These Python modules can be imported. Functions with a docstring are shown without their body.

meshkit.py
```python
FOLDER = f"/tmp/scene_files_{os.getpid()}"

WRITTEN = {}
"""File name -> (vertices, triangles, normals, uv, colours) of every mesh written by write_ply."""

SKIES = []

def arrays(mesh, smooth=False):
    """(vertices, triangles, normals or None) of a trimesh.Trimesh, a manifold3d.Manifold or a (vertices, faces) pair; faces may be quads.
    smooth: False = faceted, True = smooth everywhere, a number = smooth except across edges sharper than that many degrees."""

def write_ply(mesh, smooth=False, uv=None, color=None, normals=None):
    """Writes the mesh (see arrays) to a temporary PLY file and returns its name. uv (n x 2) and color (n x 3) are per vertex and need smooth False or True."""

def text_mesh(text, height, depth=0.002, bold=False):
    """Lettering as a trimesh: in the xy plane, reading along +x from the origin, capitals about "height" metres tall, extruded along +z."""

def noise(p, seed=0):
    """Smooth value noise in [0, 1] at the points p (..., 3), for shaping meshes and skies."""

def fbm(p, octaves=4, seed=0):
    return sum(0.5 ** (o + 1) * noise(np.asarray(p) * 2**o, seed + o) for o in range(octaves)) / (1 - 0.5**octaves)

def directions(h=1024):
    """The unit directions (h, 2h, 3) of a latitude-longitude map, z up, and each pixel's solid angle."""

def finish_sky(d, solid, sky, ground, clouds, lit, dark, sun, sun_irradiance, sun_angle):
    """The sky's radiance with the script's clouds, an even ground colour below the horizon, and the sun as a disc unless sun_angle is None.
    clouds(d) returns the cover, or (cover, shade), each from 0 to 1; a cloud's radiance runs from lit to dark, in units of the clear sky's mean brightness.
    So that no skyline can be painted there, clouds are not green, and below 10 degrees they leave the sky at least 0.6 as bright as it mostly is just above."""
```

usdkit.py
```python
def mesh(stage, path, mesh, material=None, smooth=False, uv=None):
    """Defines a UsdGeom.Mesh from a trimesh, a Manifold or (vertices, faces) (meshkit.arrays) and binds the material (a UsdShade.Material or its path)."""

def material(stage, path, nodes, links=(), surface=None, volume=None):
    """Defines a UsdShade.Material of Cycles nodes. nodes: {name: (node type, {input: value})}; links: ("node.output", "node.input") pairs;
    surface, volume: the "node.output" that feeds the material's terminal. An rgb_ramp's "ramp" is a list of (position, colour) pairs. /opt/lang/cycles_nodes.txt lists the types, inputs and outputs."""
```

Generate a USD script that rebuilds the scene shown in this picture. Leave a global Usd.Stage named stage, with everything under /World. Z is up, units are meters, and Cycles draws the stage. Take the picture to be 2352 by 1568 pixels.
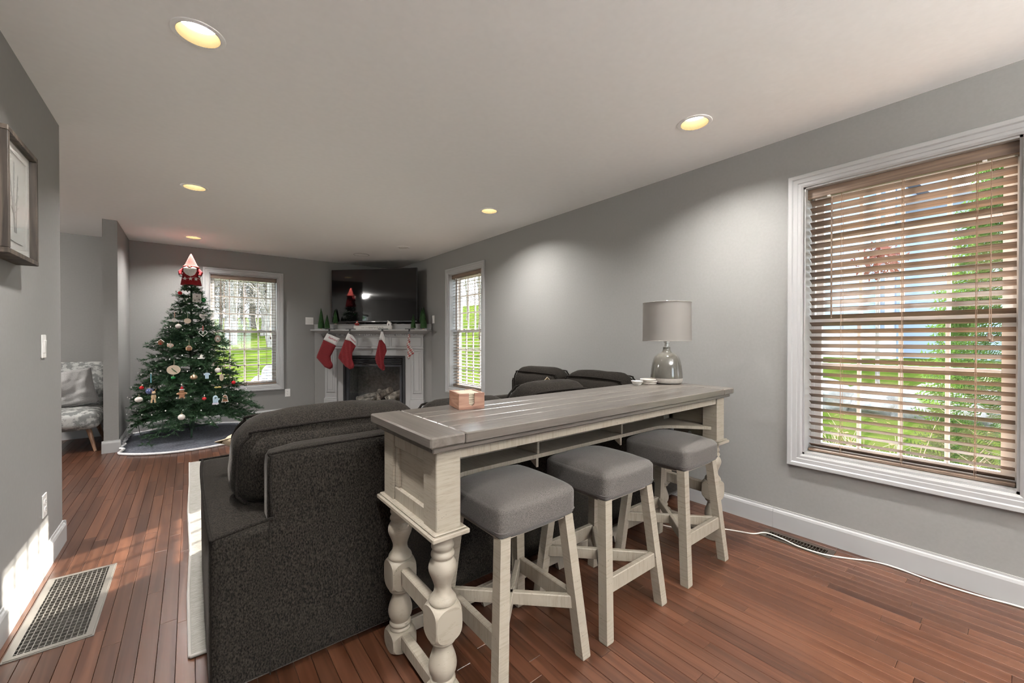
import math, random, numpy as np, trimesh, usdkit, meshkit
import manifold3d as m3
from pxr import Usd, UsdGeom, UsdLux, UsdShade, Gf, Sdf
from shapely.geometry import Polygon, Point, box as sbox

stage = Usd.Stage.CreateInMemory()
UsdGeom.SetStageUpAxis(stage, 'Z')
UsdGeom.SetStageMetersPerUnit(stage, 1.0)
UsdGeom.Xform.Define(stage, '/World')
UsdGeom.Scope.Define(stage, '/World/Looks')
PI = math.pi

# ---------------------------------------------------------------- camera, sky, sun, exposure
CAM = np.array([0.0, 0.0, 1.2]); YAW, PITCH, FPX = math.radians(38.33), math.radians(-0.45), 937.0
FWD = np.array([math.sin(YAW) * math.cos(PITCH), math.cos(YAW) * math.cos(PITCH), math.sin(PITCH)])
RGT = np.array([math.cos(YAW), -math.sin(YAW), 0.0]); UPV = np.cross(RGT, FWD)
cam = UsdGeom.Camera.Define(stage, '/World/camera')
cam.CreateHorizontalApertureAttr(36.0); cam.CreateVerticalApertureAttr(24.0)
cam.CreateFocalLengthAttr(FPX / 2352 * 36.0); cam.CreateFStopAttr(0.0)
cam.CreateClippingRangeAttr(Gf.Vec2f(0.02, 500.0))
cam.AddTransformOp().Set(Gf.Matrix4d(*RGT, 0, *UPV, 0, *(-FWD), 0, *CAM, 1))
cam.CreateExposureAttr(EXPOSURE := 0.72)

SKY_STRENGTH, SUN_STRENGTH, CAN_STRENGTH, BOWL_STRENGTH, GLOBE_STRENGTH = 1.7, 9.0, 880.0, 360.0, 2100.0
sky = UsdLux.DomeLight.Define(stage, '/World/sky')
sky.CreateColorAttr(Gf.Vec3f(0.80, 0.90, 1.0)); sky.CreateIntensityAttr(SKY_STRENGTH)
SUN = np.array([-0.892, -0.452, -0.435]); SUN /= np.linalg.norm(SUN)
sun = UsdLux.DistantLight.Define(stage, '/World/sun')
sun.CreateColorAttr(Gf.Vec3f(1.0, 0.93, 0.82)); sun.CreateIntensityAttr(SUN_STRENGTH); sun.CreateAngleAttr(0.6); sun.CreateNormalizeAttr(True)
_r = np.cross([0, 0, 1.0], -SUN); _r /= np.linalg.norm(_r); _u = np.cross(-SUN, _r)
sun.AddTransformOp().Set(Gf.Matrix4d(*_r, 0, *_u, 0, *(-SUN), 0, 0, 0, 20, 1))

# ---------------------------------------------------------------- helpers: scene
used = {}
def numbered(parent, name):
    k = (parent, name); n = used.get(k, 0); used[k] = n + 1
    return name if n == 0 else f'{name}_{n:03d}'
def setd(p, label=None, cat=None, group=None, kind=None):
    for k, v in (('label', label), ('category', cat), ('group', group), ('kind', kind)):
        if v: p.SetCustomDataByKey(k, v)
    return p
def thing(name, label=None, cat=None, loc=(0, 0, 0), rotz=0, group=None, kind=None):
    x = UsdGeom.Xform.Define(stage, '/World/' + numbered('/World', name))
    x.AddTranslateOp().Set(Gf.Vec3d(*map(float, loc)))
    if rotz: x.AddRotateZOp().Set(float(rotz))
    return setd(x.GetPrim(), label, cat, group, kind)
def part(parent, name, mesh, mat, smooth=30, label=None, kind=None):
    pp = str(parent.GetPath())
    m = usdkit.mesh(stage, pp + '/' + numbered(pp, name), mesh, mat, smooth=smooth)
    return setd(m.GetPrim(), label, None, None, kind)
def solo(name, mesh, mat, label=None, cat=None, group=None, kind=None, smooth=30):
    m = usdkit.mesh(stage, '/World/' + numbered('/World', name), mesh, mat, smooth=smooth)
    return setd(m.GetPrim(), label, cat, group, kind)
def dup(root, loc, rotz=0, label=None, group=None, scale=None):
    was = root.GetCustomData()
    base = root.GetName()
    if base[-4:-3] == '_' and base[-3:].isdigit(): base = base[:-4]
    x = UsdGeom.Xform.Define(stage, '/World/' + numbered('/World', base))
    p = x.GetPrim(); p.GetReferences().AddInternalReference(root.GetPath())
    x.ClearXformOpOrder()
    x.AddTranslateOp().Set(Gf.Vec3d(*map(float, loc)))
    x.AddRotateZOp().Set(float(rotz))
    if scale: x.AddScaleOp().Set(Gf.Vec3f(*([float(scale)] * 3 if np.ndim(scale) == 0 else map(float, scale))))
    p.SetInstanceable(True)
    return setd(p, label or was.get('label'), was.get('category'), group or was.get('group'))

# ---------------------------------------------------------------- helpers: meshes
cat_ = trimesh.util.concatenate
def T(m, t=(0, 0, 0), rx=0, ry=0, rz=0):
    m = m.copy()
    for a, ax in ((rx, [1, 0, 0]), (ry, [0, 1, 0]), (rz, [0, 0, 1])):
        if a: m.apply_transform(trimesh.transformations.rotation_matrix(math.radians(a), ax))
    m.apply_translation(t); return m
def bx(x0, y0, z0, x1, y1, z1, c=0.0):
    x0, x1 = min(x0, x1), max(x0, x1); y0, y1 = min(y0, y1), max(y0, y1); z0, z1 = min(z0, z1), max(z0, z1)
    if c <= 0:
        m = trimesh.creation.box((x1 - x0, y1 - y0, z1 - z0)); m.apply_translation(((x0 + x1) / 2, (y0 + y1) / 2, (z0 + z1) / 2)); return m
    c = min(c, (x1 - x0) * .45, (y1 - y0) * .45, (z1 - z0) * .45); P = []
    for x, sx in ((x0, 1), (x1, -1)):
        for y, sy in ((y0, 1), (y1, -1)):
            for z, sz in ((z0, 1), (z1, -1)):
                P += [(x, y + sy * c, z + sz * c), (x + sx * c, y, z + sz * c), (x + sx * c, y + sy * c, z)]
    return trimesh.convex.convex_hull(np.array(P))
def hull(P): return trimesh.convex.convex_hull(np.array(P, float))
def quadstrip(rings, closed=True, caps=False):
    """rings: list of (n,3) arrays with the same n; faces between neighbours."""
    n = len(rings[0]); V = np.vstack(rings); F = []
    for i in range(len(rings) - 1):
        for j in range(n if closed else n - 1):
            a, b = i * n + j, i * n + (j + 1) % n; c, d = a + n, b + n
            F += [(a, b, d), (a, d, c)]
    V = list(V)
    if caps:
        for i, flip in ((0, True), (len(rings) - 1, False)):
            k = len(V); V.append(np.mean(rings[i], axis=0))
            for j in range(n):
                a, b = i * n + j, i * n + (j + 1) % n
                F.append((k, b, a) if flip else (k, a, b))
    m = trimesh.Trimesh(np.array(V), np.array(F), process=False)
    return m
def fixn(m):
    m = trimesh.Trimesh(m.vertices, m.faces, process=True); trimesh.repair.fix_normals(m); return m
def tube(P, r, n=8, caps=True, closed=False):
    P = np.array(P, float); N = len(P); r = np.broadcast_to(np.asarray(r, float), (N,))
    if closed: t = np.roll(P, -1, 0) - np.roll(P, 1, 0)
    else: t = np.gradient(P, axis=0)
    t /= np.maximum(np.linalg.norm(t, axis=1, keepdims=True), 1e-9)
    a = np.array([0, 0, 1.0]) if abs(t[0][2]) < .9 else np.array([1.0, 0, 0])
    u = np.cross(t[0], a); u /= np.linalg.norm(u); rings = []; ph = np.arange(n) / n * 2 * PI
    for i in range(N):
        u = u - t[i] * (u @ t[i]); u /= max(np.linalg.norm(u), 1e-9); v = np.cross(t[i], u)
        rings.append(P[i] + r[i] * (np.cos(ph)[:, None] * u + np.sin(ph)[:, None] * v))
    if closed: rings.append(rings[0])
    return quadstrip(rings, True, caps and not closed)
def lathe(prof, n=32, c=(0, 0, 0)):
    ph = np.arange(n) / n * 2 * PI
    rings = [np.stack([r * np.cos(ph), r * np.sin(ph), np.full(n, z)], 1) for r, z in prof]
    m = quadstrip(rings, True, False)
    V = list(m.vertices); F = list(m.faces)
    ring = np.allclose(prof[0], prof[-1])
    for i, fl in ((0, True), (len(prof) - 1, False)):
        if prof[i][0] > 1e-6 and not ring:
            k = len(V); V.append((0, 0, prof[i][1]))
            for j in range(n):
                a, b = i * n + j, i * n + (j + 1) % n
                F.append((k, b, a) if fl else (k, a, b))
    m = trimesh.Trimesh(np.array(V), np.array(F), process=False); m.apply_translation(c); return m
def smoothprof(pts, k=5):
    """Catmull-Rom through (r,z) points."""
    P = np.array(pts, float); P = np.vstack([2 * P[0] - P[1], P, 2 * P[-1] - P[-2]]); out = []
    for i in range(1, len(P) - 2):
        for t in np.arange(k) / k:
            a, b, c, d = P[i - 1], P[i], P[i + 1], P[i + 2]
            out.append(.5 * (2 * b + (c - a) * t + (2 * a - 5 * b + 4 * c - d) * t * t + (3 * b - a - 3 * c + d) * t ** 3))
    out.append(P[-2]); o = np.array(out); o[:, 0] = np.maximum(o[:, 0], 0.0); return o
def spline(pts, k=6, closed=False):
    P = np.array(pts, float)
    P = np.vstack([P[-1:], P, P[:2]]) if closed else np.vstack([2 * P[0] - P[1], P, 2 * P[-1] - P[-2]]); out = []
    for i in range(1, len(P) - 2):
        for t in np.arange(k) / k:
            a, b, c, d = P[i - 1], P[i], P[i + 1], P[i + 2]
            out.append(.5 * (2 * b + (c - a) * t + (2 * a - 5 * b + 4 * c - d) * t * t + (3 * b - a - 3 * c + d) * t ** 3))
    if not closed: out.append(P[-2])
    return np.array(out)
def extr(poly, h):
    return trimesh.creation.extrude_polygon(poly, h, engine='earcut')
def plate(poly, t, y=0.0):
    """polygon in local x,z standing upright; front face at y - t, back at y."""
    parts = [extr(g, t) for g in getattr(poly, 'geoms', [poly])]
    return T(cat_(parts), (0, y, 0), rx=90)
def ball(r, c=(0, 0, 0), s=(1, 1, 1), sub=2):
    m = trimesh.creation.icosphere(sub, r); m.apply_scale(s); m.apply_translation(c); return m
def rbox(sx, sy, sz, r, n=10, bulge=(0, 0, 0), c=(0, 0, 0), nz=0.0, seed=0):
    """rounded box with optional crown on each axis, sizes are full sizes; nz = soft wrinkle amplitude."""
    g = np.linspace(-1, 1, n + 1); V = []; F = []
    for ax in range(3):
        for sgn in (-1, 1):
            u, v = np.meshgrid(g, g, indexing='ij'); k = len(V) * 0 + sum(len(a) for a in V)
            p = np.zeros((n + 1, n + 1, 3)); p[..., ax] = sgn; p[..., (ax + 1) % 3] = u; p[..., (ax + 2) % 3] = v
            V.append(p.reshape(-1, 3))
            for i in range(n):
                for j in range(n):
                    a = k + i * (n + 1) + j; q = (a, a + n + 1, a + n + 2, a + 1)
                    f = [(q[0], q[1], q[2]), (q[0], q[2], q[3])]
                    F += f if sgn > 0 else [t[::-1] for t in f]
    U = np.vstack(V); S = np.array([sx, sy, sz]) / 2.0
    # denser near the edges so that the rounding gets its own facets
    W = np.sign(U) * np.abs(U) ** .75 * S
    inner = np.maximum(S - r, 1e-4); C = np.clip(W, -inner, inner); D = W - C
    L = np.linalg.norm(D, axis=1, keepdims=True); on = L[:, 0] > 1e-9
    P = W.copy(); P[on] = C[on] + D[on] / L[on] * r
    for ax in range(3):
        if bulge[ax]:
            a, b = (ax + 1) % 3, (ax + 2) % 3
            P[:, ax] += np.sign(U[:, ax]) * (np.abs(U[:, ax]) ** 3) * bulge[ax] * (1 - np.abs(U[:, a]) ** 2.2) * (1 - np.abs(U[:, b]) ** 2.2)
    m = trimesh.Trimesh(P, F, process=False); m.merge_vertices()
    if nz:
        q = m.vertices * 7.0 + seed * 13.7
        w = (meshkit.fbm(q, 3, seed) - .5) * 2 * nz
        m.vertices = m.vertices + m.vertex_normals * w[:, None]
    m.apply_translation(c); return m
def rect_loop(sx, sy, r, n=6):
    P = []
    for cx, cy, a0 in ((sx / 2 - r, sy / 2 - r, 0), (-sx / 2 + r, sy / 2 - r, 90), (-sx / 2 + r, -sy / 2 + r, 180), (sx / 2 - r, -sy / 2 + r, 270)):
        for k in range(n + 1):
            a = math.radians(a0 + 90 * k / n); P.append((cx + r * math.cos(a), cy + r * math.sin(a)))
    return np.array(P)
def ring_sweep(x0, z0, x1, z1, prof):
    """picture-frame moulding round an opening; prof: closed list of (outward offset, y)."""
    rings = []
    for o, y in prof + [prof[0]]:
        rings.append(np.array([(x0 - o, y, z0 - o), (x1 + o, y, z0 - o), (x1 + o, y, z1 + o), (x0 - o, y, z1 + o)]))
    return fixn(quadstrip(rings, True, False))
def prism_along(prof, L):
    """profile polygon [(y,z)] extruded along local x from 0 to L."""
    m = extr(Polygon(prof), L)  # (y,z,x)
    v = m.vertices; m.vertices = np.stack([v[:, 2], v[:, 0], v[:, 1]], 1); return fixn(m)
def throw_pillow(w, h, t, n=14, seed=0, nz=.006, pinch=.06):
    g = np.linspace(-1, 1, n + 1); u, v = np.meshgrid(g, g, indexing='ij'); R = []
    edge = (1 - u ** 2) * (1 - v ** 2)
    k = 1 - pinch * (1 - np.minimum(np.abs(u), np.abs(v)) ** 2) * np.maximum(np.abs(u), np.abs(v)) ** 4
    X, Z = u * w / 2 * k, v * h / 2 * k
    for s in (-1, 1):
        Y = s * t / 2 * edge ** .42
        P = np.stack([X, Y, Z], -1).reshape(-1, 3)
        P[:, 1] += (meshkit.fbm(P * 9 + seed * 7.1, 3, seed) - .5) * 2 * nz * (edge.reshape(-1) > 0)
        F = []
        for i in range(n):
            for j in range(n):
                a = i * (n + 1) + j; q = (a, a + n + 1, a + n + 2, a + 1)
                f = [(q[0], q[1], q[2]), (q[0], q[2], q[3])]; F += f if s < 0 else [t_[::-1] for t_ in f]
        R.append(trimesh.Trimesh(P, F, process=False))
    m = cat_(R); m.merge_vertices(); trimesh.repair.fix_normals(m); return m
def pillow_edge(w, h, n=14, pinch=.06):
    g = np.linspace(-1, 1, n + 1); L = []
    for a in g[:-1]: L.append((a, -1))
    for a in g[:-1]: L.append((1, a))
    for a in g[::-1][:-1]: L.append((a, 1))
    for a in g[::-1][:-1]: L.append((-1, a))
    P = []
    for u, v in L:
        k = 1 - pinch * (1 - min(abs(u), abs(v)) ** 2) * max(abs(u), abs(v)) ** 4
        P.append((u * w / 2 * k, 0, v * h / 2 * k))
    return np.array(P)
def man(m): return m3.Manifold(m3.Mesh(np.asarray(m.vertices, np.float32), np.asarray(m.faces, np.uint32)))
def tri(m):
    q = m.to_mesh(); return trimesh.Trimesh(q.vert_properties[:, :3], q.tri_verts, process=False)
def proj(p):
    d = np.asarray(p, float) - CAM; w = d @ FWD
    return 1176 + FPX * (d @ RGT) / w, 784 - FPX * (d @ UPV) / w, w

# ---------------------------------------------------------------- materials
def srgb(r, g, b):
    c = np.array([r, g, b]) / 255.0
    return tuple(np.where(c <= .04045, c / 12.92, ((c + .055) / 1.055) ** 2.4))
def MAT(name, nodes, links, surface='p.BSDF'):
    return usdkit.material(stage, '/World/Looks/' + name, nodes, links, surface=surface)
def plain(name, col, rough=.5, **kw):
    return MAT(name, {'p': ('principled_bsdf', {'base_color': col, 'roughness': rough, **kw})}, [])
def noisy(name, c1, c2, scale=20, stretch=(1, 1, 1), rough=.6, bump=0.0, lo=.35, hi=.65, detail=4, bscale=None, obj=True, **kw):
    n = {'tc': ('texture_coordinate', {}) if obj else ('geometry', {}), 'mp': ('mapping', {'scale': stretch}),
         'n': ('noise_texture', {'scale': scale, 'detail': detail, 'roughness': .6}),
         'r': ('rgb_ramp', {'ramp': [(0, c1), (lo, c1), (hi, c2), (1, c2)]}),
         'p': ('principled_bsdf', {'roughness': rough, **kw})}
    l = [('tc.object' if obj else 'tc.position', 'mp.vector'), ('mp.vector', 'n.vector'), ('n.fac', 'r.fac'), ('r.color', 'p.base_color')]
    if bump:
        n['b'] = ('bump', {'strength': bump, 'distance': .004})
        if bscale:
            n['n2'] = ('noise_texture', {'scale': bscale, 'detail': 3})
            l += [('mp.vector', 'n2.vector'), ('n2.fac', 'b.height')]
        else: l.append(('n.fac', 'b.height'))
        l.append(('b.normal', 'p.normal'))
    return MAT(name, n, l)
def wood(name, dark, light, stretch, scale=1.0, rough=.3, tone=(.8, 1.2), island=False, bump=.15, vary=True, coat=0.0, wave=.35):
    """grain runs along the axis with the small stretch factor; each piece gets its own tone and its own stretch of grain."""
    n = {'g': ('geometry', {}), 'oi': ('object_info', {}), 'k': ('math', {'math_type': 'multiply', 'value2': 57.3}),
         'cx': ('combine_xyz', {}), 'va': ('vector_math', {'math_type': 'add'}), 'mp': ('mapping', {'scale': stretch}),
         'n': ('noise_texture', {'scale': scale, 'detail': 6, 'roughness': .62, 'distortion': .6}),
         'nb': ('noise_texture', {'scale': scale * .22, 'detail': 2, 'roughness': .5, 'distortion': 1.2}),
         'w': ('math', {'math_type': 'multiply', 'value2': 26.0}), 'ws': ('math', {'math_type': 'sine'}),
         'wr': ('map_range', {'from_min': -1.0, 'from_max': 1.0, 'to_min': 0.0, 'to_max': 1.0}),
         'mx': ('mix_float', {'fac': wave}),
         'r': ('rgb_ramp', {'ramp': [(0, dark), (.3, dark), (.7, light), (1, light)]}),
         'tr': ('map_range', {'from_min': 0.0, 'from_max': 1.0, 'to_min': tone[0], 'to_max': tone[1]}),
         'h': ('hsv', {}), 'b': ('bump', {'strength': bump, 'distance': .002}),
         'p': ('principled_bsdf', {'roughness': rough, 'coat_weight': coat, 'coat_roughness': .12})}
    src = 'g.random_per_island' if island else 'oi.random'
    l = [(src, 'k.value1'), ('k.value', 'cx.x'), ('k.value', 'cx.y'), ('g.position', 'va.vector1'), ('cx.vector', 'va.vector2'),
         ('va.vector', 'mp.vector'), ('mp.vector', 'n.vector'), ('mp.vector', 'nb.vector'), ('nb.fac', 'w.value1'), ('w.value', 'ws.value1'), ('ws.value', 'wr.value'),
         ('n.fac', 'mx.a'), ('wr.result', 'mx.b'), ('mx.value' if False else 'mx.result', 'r.fac'), ('r.color', 'h.color'),
         (src, 'tr.value'), ('tr.result', 'h.value'), ('h.color', 'p.base_color'), ('n.fac', 'b.height'), ('b.normal', 'p.normal')]
    return MAT(name, n, l)
def painted(name, stretch, base=(.295, .258, .208), worn=(.20, .17, .13), amt=.38):
    """whitewashed rough-sawn wood: fine saw marks across the grain and worn specks"""
    n = {'tc': ('texture_coordinate', {}), 'mp': ('mapping', {'scale': stretch}),
         'n': ('noise_texture', {'scale': 1.0, 'detail': 5, 'roughness': .7}),
         'n2': ('noise_texture', {'scale': 9.0, 'detail': 3, 'roughness': .5}),
         'n3': ('noise_texture', {'scale': 130.0, 'detail': 2, 'roughness': .6}),
         'r': ('rgb_ramp', {'ramp': [(0, (0, 0, 0)), (amt - .10, (0, 0, 0)), (amt + .14, (1, 1, 1)), (1, (1, 1, 1))]}),
         'r2': ('rgb_ramp', {'ramp': [(0, (.15,) * 3), (.40, (.15,) * 3), (.66, (1, 1, 1)), (1, (1, 1, 1))]}),
         'mm': ('mix', {'mix_type': 'lighten', 'fac': 1.0}),
         'rs': ('rgb_ramp', {'ramp': [(0, (0, 0, 0)), (.24, (0, 0, 0)), (.29, (1, 1, 1)), (1, (1, 1, 1))]}),
         'm': ('mix', {'mix_type': 'mix', 'color1': worn, 'color2': base}), 'm2': ('mix', {'mix_type': 'mix', 'color1': tuple(c * .45 for c in worn)}),
         'bw': ('rgb_to_bw', {}), 'bs': ('rgb_to_bw', {}),
         'b': ('bump', {'strength': .35, 'distance': .0015}), 'p': ('principled_bsdf', {'roughness': .55})}
    l = [('tc.object', 'mp.vector'), ('mp.vector', 'n.vector'), ('tc.object', 'n2.vector'), ('tc.object', 'n3.vector'),
         ('n.fac', 'r.fac'), ('n2.fac', 'r2.fac'), ('r.color', 'mm.color1'), ('r2.color', 'mm.color2'), ('mm.color', 'bw.color'), ('bw.val', 'm.fac'),
         ('n3.fac', 'rs.fac'), ('rs.color', 'bs.color'), ('bs.val', 'm2.fac'), ('m.color', 'm2.color2'), ('m2.color', 'p.base_color'),
         ('n.fac', 'b.height'), ('b.normal', 'p.normal')]
    return MAT(name, n, l)
def emits(name, col, strength):
    return MAT(name, {'e': ('emission', {'color': col, 'strength': strength})}, [], surface='e.emission')

WALL = noisy('wall_paint', (.222, .215, .208), (.232, .225, .218), 60, rough=.62, bump=.05, bscale=240, obj=False)
CEIL = noisy('ceiling_paint', (.86, .86, .855), (.88, .88, .875), 30, rough=.8, bump=.25, bscale=26, obj=False)
TRIM = plain('trim_paint', (.37, .367, .364), .38)
WHITEP = plain('white_plastic', (.76, .74, .72), .35)
VINYL = plain('window_vinyl', (.78, .79, .80), .3)
GLASS = MAT('window_glass', {'f': ('layer_weight', {'blend': .5}), 'k': ('math', {'math_type': 'power', 'value2': 4.0}), 'ma': ('math', {'math_type': 'multiply_add', 'value2': .75, 'value3': .035}),
            't': ('transparent_bsdf', {'color': (.97, .98, .98)}), 'g': ('glossy_bsdf', {'roughness': .02, 'color': (1, 1, 1)}), 'm': ('mix_closure', {})},
            [('f.facing', 'k.value1'), ('k.value', 'ma.value1'), ('ma.value', 'm.fac'), ('t.BSDF', 'm.closure1'), ('g.BSDF', 'm.closure2')], surface='m.closure')
OAK = wood('oak_plank', (.047, .0165, .0078), (.087, .0355, .0187), (48, 1.9, 48), rough=.34, tone=(.72, 1.32), coat=.12, wave=.3)
OAKI = wood('oak_plank_far', (.047, .0165, .0078), (.087, .0355, .0187), (48, 1.9, 48), rough=.34, tone=(.72, 1.32), island=True, coat=.12, wave=.3)
SUBF = plain('subfloor_dark', (.02, .012, .008), .9)
SLAT = wood('blind_wood', (.135, .092, .066), (.215, .148, .105), (50, 3, 50), rough=.4, tone=(.92, 1.08), bump=.05)
SLATX = wood('blind_wood_across', (.135, .092, .066), (.215, .148, .105), (3, 50, 50), rough=.4, tone=(.92, 1.08), bump=.05)
CORD = plain('blind_cord', (.33, .22, .16), .8)
TOPW = wood('table_top_wood', (.078, .067, .057), (.136, .120, .105), (2.2, 46, 46), rough=.24, tone=(.88, 1.12), bump=.5, coat=.15, wave=.15)
TOPWE = wood('table_end_wood', (.078, .067, .057), (.132, .116, .101), (46, 2.2, 46), rough=.26, tone=(.92, 1.1), bump=.5, coat=.15, wave=.12)
PAINTV = painted('whitewash_post', (10, 10, 150))
PAINTX = painted('whitewash_rail', (150, 14, 10))
PAINTY = painted('whitewash_side_rail', (14, 150, 10))
PAINTT = painted('whitewash_turned', (14, 14, 40), amt=.32)
SEATF = noisy('stool_fabric', (.034, .030, .0275), (.112, .101, .092), 640, (1, 1, .45), .9, .2, .36, .64, 3, specular_ior_level=.2, sheen_weight=.12)
SOFAF = noisy('sofa_chenille', (.0035, .0029, .0024), (.031, .0255, .0205), 215, (1.1, 1.1, .6), .95, .35, .38, .70, 4, specular_ior_level=.12, sheen_weight=.16, sheen_roughness=.15, sheen_tint=(.9, .84, .78))
PIPEF = noisy('sofa_piping', (.0035, .003, .0025), (.022, .018, .015), 260, (1, 1, 1), .95, .5, .35, .7, 3, specular_ior_level=.1)
CREAM = noisy('cream_linen', (.50, .40, .28), (.60, .49, .35), 240, rough=.95, bump=.3)
BLACK = plain('black_metal', (.012, .012, .014), .35)
BLACKG = plain('black_gloss', (.006, .006, .007), .06)
STEEL = plain('brushed_steel', (.55, .54, .52), .28, metallic=1.0)
# ---------------------------------------------------------------- the room
LX, RX, FY, BY, CZ = -0.592, 2.918, 7.05, -4.0, 2.44
WT, IT = 0.20, 0.115                      # outer and inner wall thickness
LRX = -4.5                                # far left wall of the next room
WZ0, WZ1, WHALF = 0.495, 2.112, 0.418
WIN = [('right', 0.432), ('right', 4.728), ('far', 0.636)]
def struct(name, mesh, mat, smooth=30): return solo(name, mesh, mat, kind='structure', smooth=smooth)
def wall(name, x0, x1, z0, z1, holes, t, loc, rotz):
    p = sbox(x0, z0, x1, z1)
    for h in holes: p = p.difference(sbox(*h))
    w = thing(name, loc=loc, rotz=rotz, kind='structure')
    part(w, 'wall_panel', plate(p, t, t), WALL); return w
# right wall: local x = -Y, origin at Y=0
wall('wall_right', -FY - WT, -BY + .01, 0, CZ + .02, [(-y - WHALF, WZ0, -y + WHALF, WZ1) for s, y in WIN if s == 'right'], WT, (RX, 0, 0), -90)
wall('wall_far', LRX - WT, RX, 0, CZ + .02, [(0.636 - WHALF, WZ0, 0.636 + WHALF, WZ1)], WT, (0, FY, 0), 0)
struct('wall_left', bx(LX - IT, BY, 0, LX, 3.518, CZ + .01), WALL)
struct('wall_partition', bx(LX - IT, 5.965, 0, LX, FY, CZ + .01), WALL)
wall('wall_back', -RX, -LX + .2, 0, CZ + .02, [(-1.9, WZ0, -.3, WZ1)], WT, (0, BY, 0), 180)
wall('wall_side_room', 0.8, FY, 0, CZ + .02, [(5.0, .75, 5.75, 1.95)], WT, (LRX, 0, 0), 90)
struct('wall_side_room_back', bx(LRX - WT, .6, 0, LX - IT, .8, CZ + .01), WALL)
# floor: subfloor and one mesh for each plank
VENT = (-.553, 2.33, -.308, 3.005); REG = (2.722, .66, 2.842, 1.012)
VIN, RIN = sbox(-.532, 2.352, -.329, 2.983), sbox(2.737, .675, 2.827, .997)
floor = thing('floor', kind='structure')
part(floor, 'subfloor', T(extr(sbox(LRX, BY, RX, FY).difference(VIN).difference(RIN), .1), (0, 0, -.1205)), SUBF)
rng = random.Random(5); planks = []; W = .0571; G = .0006
def splitrect(r, h):
    x0, y0, x1, y1 = r; a0, b0, a1, b1 = h
    if x1 <= a0 or x0 >= a1 or y1 <= b0 or y0 >= b1: return [r]
    o = []
    if y0 < b0: o.append((x0, y0, x1, b0))
    if y1 > b1: o.append((x0, b1, x1, y1))
    m0, m1 = max(y0, b0), min(y1, b1)
    if x0 < a0: o.append((x0, m0, a0, m1))
    if x1 > a1: o.append((a1, m0, x1, m1))
    return [q for q in o if q[2] - q[0] > .004 and q[3] - q[1] > .004]
x = LRX
while x < RX - .002:
    y = BY - rng.random() * 1.2
    while y < FY:
        L = rng.choice([.32, .45, .55, .7, .85, 1.0, 1.2, 1.45]) * rng.uniform(.85, 1.15)
        r = (x, max(y, BY), min(x + W, RX), min(y + L, FY)); y += L
        if r[3] - r[1] < .02: continue
        rs = [r]
        for h in (VIN.bounds, RIN.bounds): rs = [q for k in rs for q in splitrect(k, h)]
        planks += rs
    x += W
def plank(r):
    x0, y0, x1, y1 = r[0] + G, r[1] + G * .8, r[2] - G, r[3] - G * .8; c = .0011
    V = np.array([(x0, y0, -.019), (x1, y0, -.019), (x1, y1, -.019), (x0, y1, -.019), (x0, y0, -c), (x1, y0, -c), (x1, y1, -c), (x0, y1, -c),
                  (x0 + c, y0 + c, 0), (x1 - c, y0 + c, 0), (x1 - c, y1 - c, 0), (x0 + c, y1 - c, 0)])
    F = []
    for a in (0, 4):
        for i in range(4): j = (i + 1) % 4; F += [(a + i, a + j, a + 4 + j), (a + i, a + 4 + j, a + 4 + i)]
    F += [(8, 9, 10), (8, 10, 11)]
    return trimesh.Trimesh(V, np.array(F), process=False)
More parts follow.
